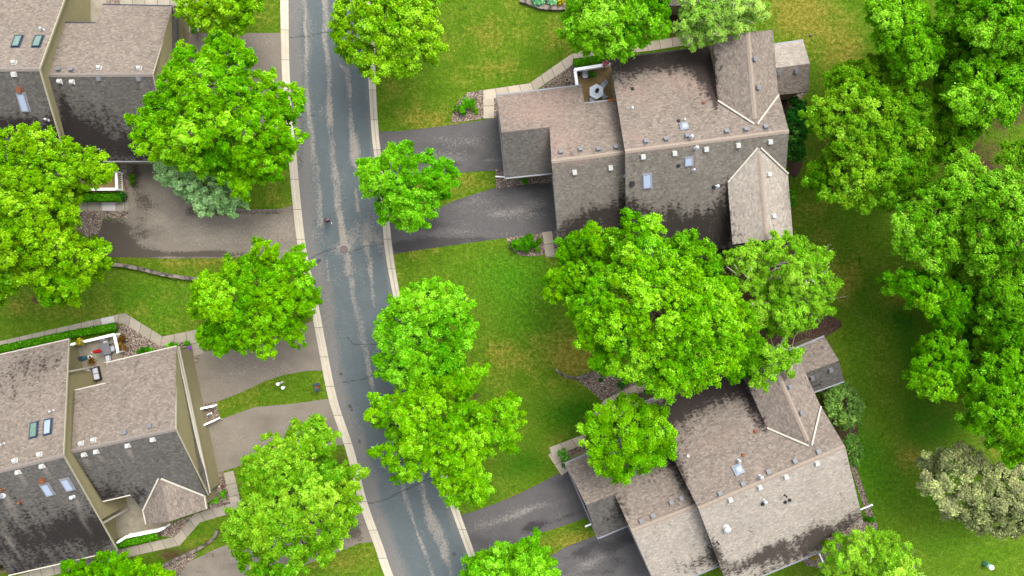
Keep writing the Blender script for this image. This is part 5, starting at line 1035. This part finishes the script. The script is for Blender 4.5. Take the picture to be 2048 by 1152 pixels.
shrub('green plants by the wall under the lower left gable, right one', disc(446, 989, 8, 7), 'hedge', .2, .6, .35, rmin=.15)
shrub('small green plant in rocks, middle one beside the corner walk', disc(430, 1001, 5, 5), 'hedge', .15, .45, .3, rmin=.15)
shrub('small green plant in rocks, nearest the lower left wall corner', disc(421, 1004, 5, 4), 'dark', .15, .45, .3, rmin=.15, bv=1.2)
shrub('low dark bush against the eave of the lower left garage roof', disc(291, 702, 17, 8), 'hedge', .3, .8, .4, bv=.8)
shrub('row of low green plants beside the walk at the lower left garage corner', disc(345, 691, 12, 4), 'hedge', .2, .4, .3, rmin=.15, bv=.85)
shrub('low green plant in the rocks above the purple flowers', disc(374, 686, 8, 5), 'hedge', .2, .5, .3, rmin=.15, bv=.85)
shrub('purple flowers in the rocks at the garage corner', disc(376, 697, 4, 4), 'flower_purple', .2, .5, .25, rmin=.12, name='flower_clump', cat='flowers')
shrub('russet and yellow bushy plant outside the white patio rail', disc(241, 688, 7, 16), 'russet', .4, 1.0, .4)
shrub('yellow flowering plant hanging on the patio rail', disc(158, 684, 8, 7), 'flower_yellow', 1.0, 1.4, .35, rmin=.15, name='flower_basket', cat='flowers')
shrub('pink flowers hanging at the corner of the patio rail', disc(1212, 128, 6, 5), 'flower_red', 1.0, 1.35, .3, rmin=.13, name='flower_basket', cat='flowers')
shrub('dark green round shrub by the garage wall at the top left', disc(384, 52, 10, 12), 'dark', .6, 1.4, bv=1.1)
shrub('ornamental grass tuft beside the white railing', disc(262, 359, 7, 9), 'olive', .3, .7, .3, rmin=.15, bv=.7)
shrub('small green plant beside the lowest left driveway', disc(200, 1060 + 90, 20, 6), 'hedge', .3, .8, .3)
for x, y, r_, t_, m2 in ((1077, -4, 13, 'larger blue green hosta, left one', 'hosta'), (1101, -2, 10, 'smaller blue green hosta, right one', 'hosta'), (1123, 2, 7, 'pale yellow hosta', 'flower_yellow')): shrub(t_ + ' in the stone edged bed at the top edge', disc(x, y, r_), m2, .2, .5, .4, leaf=.13, clump=.25, dens=140, name='hosta', cat='hosta plant', rmin=.2)
# ---------------------------------------------------------------- patios and small things
for nm, pl, mt in (('patio', [(1150, 137), (1222, 127), (1242, 206), (1165, 210), (1160, 172), (1150, 172)], 'slab_brown'), ('patio', [(148, 692), (236, 671), (247, 722), (222, 742), (214, 800), (158, 800)], 'slab'),
                   ('patio', [(195, 998), (296, 985), (340, 1040), (340, 1052), (238, 1088), (222, 1090)], 'slab'), ('patio', [(150, 322), (236, 322), (252, 383), (150, 383)], 'slab_brown'), ('patio', [(140, -40), (212, -40), (216, 60), (150, 60)], 'slab')):
    sheet(nm, pl, .047, M[mt], None, 0)

def part(name, mb, mat, root, bevel=0, smooth=False): return mb.build(name, mat, root, bevel=bevel, smooth=smooth)
def railing(label, pts, h=1.0, picket=.14, wrail=.16, group='white patio railings'):
    pw = [P(p[0], p[1], h) for p in pts]; b0 = [Vector((p.x, p.y, 0)) for p in pw]; root = empty('patio_railing', b0[0], label, 'railing', group); pm = None
    for i, (a_, b_) in enumerate(zip(pw[:-1], pw[1:])):
        mb = MB(); mb.bar(a_ + Vector((0, 0, -.03)), b_ + Vector((0, 0, -.03 - .002 * i)), wrail, .06); part('rail', mb, M['white'], root)
        mb = MB(); mb.bar(a_ + Vector((0, 0, .15 - h)), b_ + Vector((0, 0, .15 - h)), .06, .09); part('rail', mb, M['white'], root)
        L = (b_ - a_).length; n = int(L / picket); ang = math.atan2(b_.y - a_.y, b_.x - a_.x)
        for k in range(1, n):
            p = a_.lerp(b_, k / n)
            if pm is None: mb = MB(); mb.box((0, 0, 0), (.045, .03, h - .2)); o = mb.build('picket', M['white']); pm = o.data; bpy.data.objects.remove(o)
            o = bpy.data.objects.new('picket', pm); C.objects.link(o); par(o, root); o.matrix_basis = Matrix.Translation((p.x, p.y, .1 + (h - .2) / 2)) @ Matrix.Rotation(ang, 4, 'Z')
    for p in b0:
        mb = MB(); mb.box((p.x, p.y, (h + .08) / 2), (.14, .14, h + .08)); mb.box((p.x, p.y, h + .1), (.19, .19, .05)); part('post', mb, M['white'], root)
railing('white patio railing of the upper right house, with pink flowers at its corner', [(1154, 171), (1150, 139), (1219, 128)], wrail=.3)
railing('white patio railing of the lower left house, round the red umbrella table', [(143, 689), (228, 669), (236, 704)], wrail=.26)
railing('white curved railing above the short hedge at the bottom left', [(236, 1084), (252, 1074), (317, 1061), (329, 1055)], wrail=.26)
railing('white railing with wide gaps beside the upper left driveway', [(168, 378), (233, 378), (232, 343)], h=1.15, picket=.19, wrail=.24)
railing('white railing half hidden by the round lime tree on the lower right house', [(1236, 832), (1292, 803)], wrail=.26)

def furn(name, label, cat, loc, group=None): return empty(name, loc, label, cat, group)
def chair_proto(loc):
    r = furn('patio_chair', '', 'chair', loc, 'grey patio chairs'); x, y, z = loc
    mb = MB(); mb.box((x, y, .42), (.5, .5, .06)); part('seat', mb, M['cushion'], r, .015)
    mb = MB(); mb.bar((x, y + .24, .42), (x, y + .36, .92), .48, .04); part('backrest', mb, M['cushion'], r, .01)
    for sx in (-1, 1):
        for sy in (-1, 1): mb = MB(); mb.tube([(x + sx * .23, y + sy * .23, .42), (x + sx * .25, y + sy * .25, .04)], .018, 6); part('leg', mb, M['vent_grey'], r)
        mb = MB(); mb.tube([(x + sx * .26, y - .22, .42), (x + sx * .27, y - .2, .63), (x + sx * .27, y + .26, .64)], .022, 6); part('armrest', mb, M['vent_grey'], r)
    return r
CH = chair_proto((0, 0, 0)); CH_used = [False]
def chair(label, px, py, ang):
    p = P(px, py, .5); p.z = .045
    if not CH_used[0]: r = CH; CH_used[0] = True
    else:
        r = CH.copy(); C.objects.link(r)
        for ch in CH.children: c = ch.copy(); C.objects.link(c); c.parent = r
    r.location = p; r.rotation_euler = (0, 0, math.radians(ang)); r['label'] = label; return r
chair('grey patio chair at the upper right side of the hexagonal glass table', 1207, 170, -40)
chair('grey patio chair at the lower right side of the hexagonal glass table', 1207, 192, 215)
chair('grey patio chair at the lower left side of the hexagonal glass table', 1185, 198, 150)
chair('grey patio chair alone beside the black pot under the white railing', 1170, 151, 4)
chair('pale grey chair at the top end of the patio table with the red umbrella', 211, 686, 12)
chair('grey chair between the red umbrella table and the white railing', 226, 697, -80)
chair('grey chair at the bottom end of the patio table with the red umbrella', 216, 716, 192)
def table_hex(px, py):
    p = P(px, py, .74); r = furn('patio_table', 'hexagonal frosted glass table on the brown patio', 'table', (p.x, p.y, .045)); mb = MB()
    hx = [(p.x + .78 * math.cos(k * PI / 3 + PI / 6), p.y + .78 * math.sin(k * PI / 3 + PI / 6)) for k in range(6)]; mb.prism(hx, .71, .745); part('tabletop', mb, M['tableglass'], r, .01)
    for k in range(3): a_ = k * 2 * PI / 3; mb = MB(); mb.tube([(p.x + .45 * math.cos(a_), p.y + .45 * math.sin(a_), .71), (p.x + .55 * math.cos(a_), p.y + .55 * math.sin(a_), .045)], .025, 6); part('leg', mb, M['vent_grey'], r)
    return p
p = table_hex(1193, 183)
def umbrella(label, p, mat, h=2.3):
    r = furn('closed_umbrella', label, 'umbrella', (p.x, p.y, .045), 'closed patio umbrellas'); mb = MB(); mb.lathe((p.x, p.y, .045), [(.24, 0), (.24, .05), (.05, .09), (.05, .2)], 16); part('base', mb, M['vent_grey'], r)
    mb = MB(); mb.tube([(p.x, p.y, .1), (p.x, p.y, h)], .022, 8); part('pole', mb, M['white'], r); mb = MB(); vs_ = []
    n = 16; prof = [(.13, 1.05), (.17, 1.2), (.13, 1.5), (.15, 1.62), (.1, 2.0), (.03, h)]; fs = []
    for i, (rr, z) in enumerate(prof):
        for k in range(n): t = 2 * PI * k / n; q = rr * (1 + .25 * (k % 2)); vs_.append((p.x + q * math.cos(t), p.y + q * math.sin(t), z))
    for i in range(len(prof) - 1):
        for k in range(n): fs.append((i * n + k, i * n + (k + 1) % n, (i + 1) * n + (k + 1) % n, (i + 1) * n + k))
    mb.add(vs_, fs); part('canopy', mb, mat, r); mb = MB(); mb.lathe((p.x, p.y, h), [(.03, 0), (.04, .05), (.01, .1)], 8); part('finial', mb, M['white'], r)
umbrella('closed black umbrella standing through the hexagonal glass table', Vector((p.x - .02, p.y - .1, 0)), M['black'], 2.2)
p = P(210, 698, .72); r = furn('patio_table', 'dark grey rectangular patio table under the red umbrella', 'table', (p.x, p.y, .045)); mb = MB(); mb.box((p.x, p.y, .72), (.95, 1.15, .04), rz=.22); part('tabletop', mb, M['vent_grey'], r, .01)
for sx in (-1, 1):
    for sy in (-1, 1): mb = MB(); mb.tube([(p.x + sx * .38, p.y + sy * .45, .7), (p.x + sx * .4, p.y + sy * .48, .045)], .025, 6); part('leg', mb, M['black'], r)
umbrella('closed red umbrella leaning over the patio table, lower left house', P(213, 700, 0), M['red'], 2.35)
p = P(189, 748, .4); r = furn('loveseat', 'dark framed loveseat with light grey cushions on the lower left patio', 'sofa', (p.x, p.y, .045)); Rz = Matrix.Rotation(.22, 3, 'Z')
def lb(nm, c, d, mat, bev=.02): mb = MB(); cc = Rz @ Vector(c); mb.box((p.x + cc.x, p.y + cc.y, c[2]), d, rz=.22); part(nm, mb, mat, r, bev)
lb('frame', (0, 0, .22), (.95, 1.35, .25), M['black']); lb('seat_cushion', (.14, .3, .4), (.52, .56, .14), M['cushion'], .04); lb('seat_cushion', (.14, -.3, .4), (.52, .56, .14), M['cushion'], .04)
lb('backrest', (-.32, 0, .6), (.18, 1.2, .4), M['cushion'], .04); lb('armrest', (.0, .64, .42), (.9, .08, .3), M['black']); lb('armrest', (.0, -.64, .42), (.9, .08, .3), M['black'])
def pot(label, px, py, r_, h, mat, soil='mulch', leaf=None):
    p = P(px, py, h); p.z = .045; r = furn('plant_pot', label, 'plant pot', p, None); mb = MB()
    mb.lathe(p, [(r_ * .7, 0), (r_ * .95, h * .85), (r_ * 1.08, h * .86), (r_ * 1.08, h), (r_ * .9, h), (r_ * .86, h * .85)], 18); part('pot', mb, mat, r); mb = MB(); mb.lathe(p + Vector((0, 0, h * .8)), [(r_ * .88, 0), (r_ * .86, .03)], 16); part('soil', mb, M[soil], r)
    if leaf:
        rs = np.random.RandomState(int(px)); c = np.array(p) + rs.normal(size=(260, 3)) * np.array([r_ * .7, r_ * .7, .1]) + np.array([0, 0, h + .12]); n_ = rs.normal(size=(260, 3)) + [0, 0, 1.2]; n_ /= np.linalg.norm(n_, axis=1, keepdims=True)
        co, q = leaves(rs, c, n_, np.full(260, .07)); npmesh('foliage', co, q, LEAF[leaf], {'val': rs.uniform(.6, 1.3, 260), 'hue': rs.rand(260)}, r)
pot('round cream rimmed empty pot in the rocks beside the upper right patio', 1134, 160, .21, .35, M['terracotta'])
pot('round black pot in the corner of the white railing', 1157, 148, .22, .4, M['black'])
pot('dark green potted plant beside the lone grey chair', 1181, 149, .18, .3, M['black'], leaf='dark')
pot('light green potted plant right of the dark green one', 1187, 151, .13, .25, M['black'], leaf='hedge')
pot('small white rimmed round pot on the lower left patio', 180, 714, .17, .35, M['white'], soil='window')
pot('tan round wicker pot next to the white rimmed one', 185, 722, .2, .35, M['terracotta'], leaf='russet')
pot('dark round pot at the end of the hedge by the railing', 247, 391, .22, .5, M['black'], leaf='dark')
pot('brown glazed pot in the rocks by the lower left garage corner', 445, 973, .16, .3, M['rust'])
for lab, x, y, w_, d_, h_, m_ in (('teal folded cushion lying on the lower left patio', 167, 717, .55, .4, .22, 'teal'), ('dark storage box in the corner of the lower left patio', 158, 718, .45, .4, .4, 'steel_blue'), ('orange pool noodle like tube lying along the gutter of the upper patio', 1221, 200, .8, .09, 3.1, 'orange')):
    p = P(x, y, h_)
    if m_ == 'orange': continue
    mb = MB(); mb.box((p.x, p.y, .045 + h_ / 2), (w_, d_, h_), rz=.3, taper=.93); mb.box((p.x, p.y, .045 + h_), (w_ * .8, d_ * .8, .05), rz=.3); o = mb.build('cushion' if m_ == 'teal' else 'storage_box', M[m_], bevel=.03); tag(o, lab, 'cushion' if m_ == 'teal' else 'storage box')
fbar(h3, 'gutter_end', V(1216, 201, 3.06), V(1230, 199.3, 3.06), .15, .12, M['orange'])
# hose reel between the two garages
p = P(418, 829, .3); r = furn('hose_reel', 'small white and teal hose reel in the rocks between the two garage doors', 'hose reel', (p.x, p.y, 0)); mb = MB(); mb.box((p.x, p.y, .2), (.42, .2, .36), rz=.5, taper=.8); part('body', mb, M['white'], r, .02); mb = MB(); mb.tube([(p.x - .18, p.y - .16, .36), (p.x + .2, p.y + .1, .38)], .05, 8); part('handle', mb, M['teal'], r)

# manhole
p = P(688, 499); r = furn('manhole_cover', 'round rusty manhole cover in a worn ring on the road', 'manhole', (p.x, p.y, .006)); mb = MB(); mb.lathe((p.x, p.y, .004), [(.37, 0), (.37, .012), (.34, .014)], 32); m1 = plain('manhole_ring', alb(78, 66, 70), .6); part('ring', mb, m1, r); mb = MB(); mb.lathe((p.x, p.y, .008), [(.31, 0), (.31, .014), (.02, .016)], 32); part('lid', mb, plain('manhole_iron', alb(134, 112, 116), .6, .3, 14), r)
# kerbside mailboxes
r = furn('mailboxes', 'pair of dark blue kerbside mailboxes on one post by the left kerb', 'mailbox', P(640, 771)); mb = MB(); b = P(640, 771); mb.box((b.x, b.y, .5), (.1, .1, 1.0)); part('post', mb, M['rust'], r); mb = MB(); mb.box((b.x, b.y, 1.02), (.3, .85, .05), rz=.2); part('shelf', mb, M['rust'], r)
for s_ in (-1, 1):
    c = b + Matrix.Rotation(.2, 3, 'Z') @ Vector((-.02, s_ * .26, 0)); mb = MB(); n = 9; Rm = Matrix.Rotation(.2, 3, 'Z'); vs_ = []
    for e in (-.3, .3):
        pr = [(-.13, 0)] + [(-.13 * math.cos(PI * k / (n - 3)), .1 + .12 * math.sin(PI * k / (n - 3))) for k in range(n - 2)] + [(.13, 0)]
        for y_, z_ in pr: vs_.append(c + Rm @ Vector((e, y_, 1.045 + z_)))
    mb.add(vs_, [(i, (i + 1) % n, n + (i + 1) % n, n + i) for i in range(n)] + [tuple(range(n - 1, -1, -1)), tuple(range(n, 2 * n))]); o = part('mailbox', mb, M['steel_blue'], r)
    mb = MB(); q_ = c + Rm @ Vector((.1, -.15 * s_, 1.16)); mb.box(q_, (.12, .02, .05), rz=.2); part('flag', mb, M['red'], o)
mb = MB(); q_ = b + Vector((-.14, -.02, 0)); mb.lathe((q_.x, q_.y, 0), [(.05, 0), (.05, .9), (.09, .92), (.09, .98), (.05, 1.0)], 12); part('newspaper_tube', mb, M['mint'], r)
# utility covers in the grass island
for lab, x, y, r_, h, kind in (('taller white utility post with a slanted cap on the grass island', 557, 766, .13, .75, 0), ('round white pipe cap on the grass island, lower of the two', 565, 774, .13, .5, 1)):
    b = P(x + 4, y); r = furn('utility_post', lab, 'utility post', b, 'white utility posts on the grass island'); mb = MB(); mb.lathe(b, [(r_, 0), (r_ * .9, h)], 14); part('post', mb, M['vent_white'], r); mb = MB(); mb.lathe(b + Vector((0, 0, h)), [(r_ * 1.25, 0), (r_ * 1.25, .08), (r_ * .7, .13)], 14); part('cap', mb, M['white'], r)
    if kind == 0: mb = MB(); mb.box(b + Vector((.22, .1, .2)), (.26, .2, .4), rz=.5, taper=.9); part('meter_box', mb, M['vent_white'], r, .02)
# green pedestal
b = P(1970, 1127); r = furn('utility_pedestal', 'mint green utility pedestal with a round white cap on the lawn, lower right', 'utility pedestal', b); Rz = .6; mb = MB(); mb.box((b.x, b.y, .35), (.55, .42, .7), rz=-.6, taper=.9); part('body', mb, M['mint'], r, .05); b2 = b + Vector((.1, -.08, 0)); mb = MB(); mb.lathe(b2 + Vector((0, 0, .7)), [(.24, 0), (.25, .1), (.2, .18), (.05, .22)], 20); part('cap', mb, M['white'], r)
# loose bits
for lab, nm, x0, y0, x1, y1, w_ in (('white downspout extension lying across the rock strip at the house corner', 'downspout_extension', 1721, 1019, 1743, 1010, .13), ('white downspout extension lying below the long eave beside the birch', 'downspout_extension', 1638, 1106, 1653, 1139, .14)):
    a_, b_ = P(x0, y0, .12), P(x1, y1, .12); mb = MB(); mb.bar(a_, b_, w_, .1); mb.bar(b_, b_ + (b_ - a_).normalized() * .12, w_ * 1.3, .13); tag(mb.build(nm, M['white'], bevel=.01), lab, 'downspout', 'white downspout extensions')
def rock(label, x, y, r_, mat='stone'):
    b = P(x, y); rs = np.random.RandomState(int(x)); bm = bmesh.new(); bmesh.ops.create_icosphere(bm, subdivisions=2, radius=r_)
    for v in bm.verts: v.co *= 1 + rs.uniform(-.15, .15); v.co.z *= .6; v.co += b + Vector((0, 0, r_ * .3))
    me = bpy.data.meshes.new('rock'); bm.to_mesh(me); bm.free(); me.materials.append(M[mat]); o = bpy.data.objects.new('rock', me); C.objects.link(o); tag(o, label, 'rock')
rock('lone pale rock on the top right lawn', 1621, 71, .16); rock('pale rock beside the brown pot at the garage corner', 438, 973, .12, 'slab_white'); rock('small stone block at the end of the white wall by the second garage', 443, 839, .16)

# stone walls: stepped blocks laid end to end in one mesh
def stone_wall(label, pts, w_, h, mat='stone', blk=.42):
    c = curve_pts(pts, 8); pw = [P(p[0], p[1]) for p in c]; mb = MB(); rs = np.random.RandomState(int(pts[0][0])); d = 0; path_ = [pw[0]]; last = pw[0]
    for p in pw[1:]:
        while (p - last).length > blk: last = last + (p - last).normalized() * blk; path_.append(last)
    for i, (a_, b_) in enumerate(zip(path_[:-1], path_[1:])):
        t_ = (b_ - a_).normalized(); mb.bar(a_ - t_ * .01 + Vector((0, 0, h / 2 + rs.normal(0, .008))), b_ + t_ * .01 + Vector((0, 0, h / 2)), w_ * rs.uniform(.88, 1.1), h)
    o = mb.build('stone_wall', M[mat], bevel=.02); tag(o, label, 'stone wall', 'low stone garden walls'); return o
stone_wall('long low stone wall crossing the lawn below the upper left driveway', [(200, 532), (240, 530), (290, 539), (340, 551), (414, 560)], .34, .5)
stone_wall('pale curved stone wall beside the lowest left driveway', [(318, 1134), (350, 1118), (390, 1100), (420, 1083), (434, 1068), (438, 1056)], .3, .4, blk=.6)
stone_wall('curved stone edging round the dry grass mound under the largest tree', [(1112, 738), (1122, 748), (1140, 754), (1160, 755), (1180, 748), (1192, 742)], .22, .25)
stone_wall('curved two tone stone edging of the hosta bed at the top edge', [(1040, 2), (1060, 8), (1080, 16), (1105, 18), (1132, 18)], .4, .35)

# ---------------------------------------------------------------- person walking on the road
def person(px, py, face):
    b = P(px, py); skin = plain('skin', alb(206, 150, 120), .6, .05); shirt = plain('blue_grey_shirt', alb(120, 124, 168), .85); short = plain('black_shorts', alb(34, 32, 36), .85); hair = plain('dark_hair', alb(40, 30, 28), .7); shoe = M['white']
    r = empty('person', b, 'person in a blue grey shirt, black shorts and white shoes walking on the road', 'person')
    def skinned(name, verts, edges, mat, root_i=0, sub=1):
        me = bpy.data.meshes.new(name); me.from_pydata([v[0] for v in verts], edges, []); me.materials.append(mat); o = bpy.data.objects.new(name, me); C.objects.link(o)
        sk = o.modifiers.new('skin', 'SKIN'); 
        for i, v in enumerate(verts): q_ = me.skin_vertices[0].data[i]; q_.radius = v[1]; q_.use_root = (i == root_i)
        sk.use_smooth_shade = True; s2 = o.modifiers.new('sub', 'SUBSURF'); s2.levels = s2.render_levels = sub
        par(o, r); o.matrix_basis = Matrix.Translation(b) @ Matrix.Rotation(face, 4, 'Z'); return o
    q = lambda x: (x, x)
    V_ = [((0, 0, .94), (.15, .11)), ((0, .0, 1.12), (.14, .1)), ((0, .01, 1.32), (.17, .11)), ((0, 0, 1.46), (.09, .07)), ((0, -.01, 1.53), q(.055)), ((0, -.03, 1.6), (.075, .085)), ((0, -.02, 1.68), (.078, .09)), ((0, 0, 1.74), q(.05)),
          ((.09, 0, .9), q(.085)), ((.1, -.14, .5), q(.058)), ((.1, -.1, .1), q(.036)), ((.1, -.22, .05), (.035, .03)),
          ((-.09, 0, .9), q(.085)), ((-.1, .1, .5), q(.058)), ((-.1, .3, .14), q(.036)), ((-.1, .2, .05), (.035, .03)),
          ((.19, .0, 1.42), q(.055)), ((.24, .06, 1.16), q(.04)), ((.25, -.08, .95), q(.027)), ((.25, -.11, .89), (.034, .018)),
          ((-.19, 0, 1.42), q(.055)), ((-.24, -.02, 1.16), q(.04)), ((-.25, -.16, .98), q(.027)), ((-.25, -.19, .92), (.034, .018))]
    E_ = [(0, 1), (1, 2), (2, 3), (3, 4), (4, 5), (5, 6), (6, 7), (0, 8), (8, 9), (9, 10), (10, 11), (0, 12), (12, 13), (13, 14), (14, 15), (2, 16), (16, 17), (17, 18), (18, 19), (2, 20), (20, 21), (21, 22), (22, 23)]
    for h_ in (19, 23):
        hp = Vector(V_[h_][0]); sx = 1 if hp.x > 0 else -1
        for k, ln in enumerate((.07, .08, .075, .06)):
            o_ = Vector(((k - 1.5) * .018 * .3, (k - 1.5) * .02, 0)); i = len(V_); V_.append((tuple(hp + o_ + Vector((0, -.01, -.045))), q(.009))); V_.append((tuple(hp + o_ + Vector((-sx * .015, -.02, -.05 - ln))), q(.008))); E_ += [(h_, i), (i, i + 1)]
        i = len(V_); V_.append((tuple(hp + Vector((-sx * .02, -.04, -.01))), q(.01))); V_.append((tuple(hp + Vector((-sx * .03, -.06, -.05))), q(.009))); E_ += [(h_, i), (i, i + 1)]
    skinned('body', V_, E_, skin)
    skinned('shirt', [((0, 0, .98), (.165, .125)), ((0, 0, 1.14), (.155, .115)), ((0, .01, 1.33), (.185, .125)), ((0, 0, 1.44), (.11, .09)), ((.2, 0, 1.41), q(.07)), ((.235, .045, 1.22), q(.062)), ((-.2, 0, 1.41), q(.07)), ((-.235, -.015, 1.22), q(.062))], [(0, 1), (1, 2), (2, 3), (2, 4), (4, 5), (2, 6), (6, 7)], shirt)
    skinned('shorts', [((0, 0, .96), (.165, .125)), ((.09, -.01, .88), q(.11)), ((.1, -.09, .64), q(.09)), ((-.09, .01, .88), q(.11)), ((-.1, .06, .64), q(.09))], [(0, 1), (1, 2), (0, 3), (3, 4)], short)
    skinned('hair', [((0, .0, 1.66), (.086, .09)), ((0, .02, 1.72), (.084, .088)), ((0, .05, 1.62), q(.07))], [(0, 1), (0, 2)], hair)
    for sx, sy in ((.1, -.17), (-.1, .24)): skinned('shoe', [((sx, sy + .08, .05), (.042, .045)), ((sx, sy - .03, .045), (.046, .04)), ((sx, sy - .14, .035), (.04, .03))], [(0, 1), (1, 2)], shoe)
    mb = MB()
    for sx in (-.03, .03): mb.box((sx, -.115, 1.635), (.018, .01, .01))
    mb.box((0, -.125, 1.6), (.02, .03, .03)); o = mb.build('face_features', hair); par(o, r); o.matrix_basis = Matrix.Translation(b) @ Matrix.Rotation(face, 4, 'Z')
person(660, 443, .3)
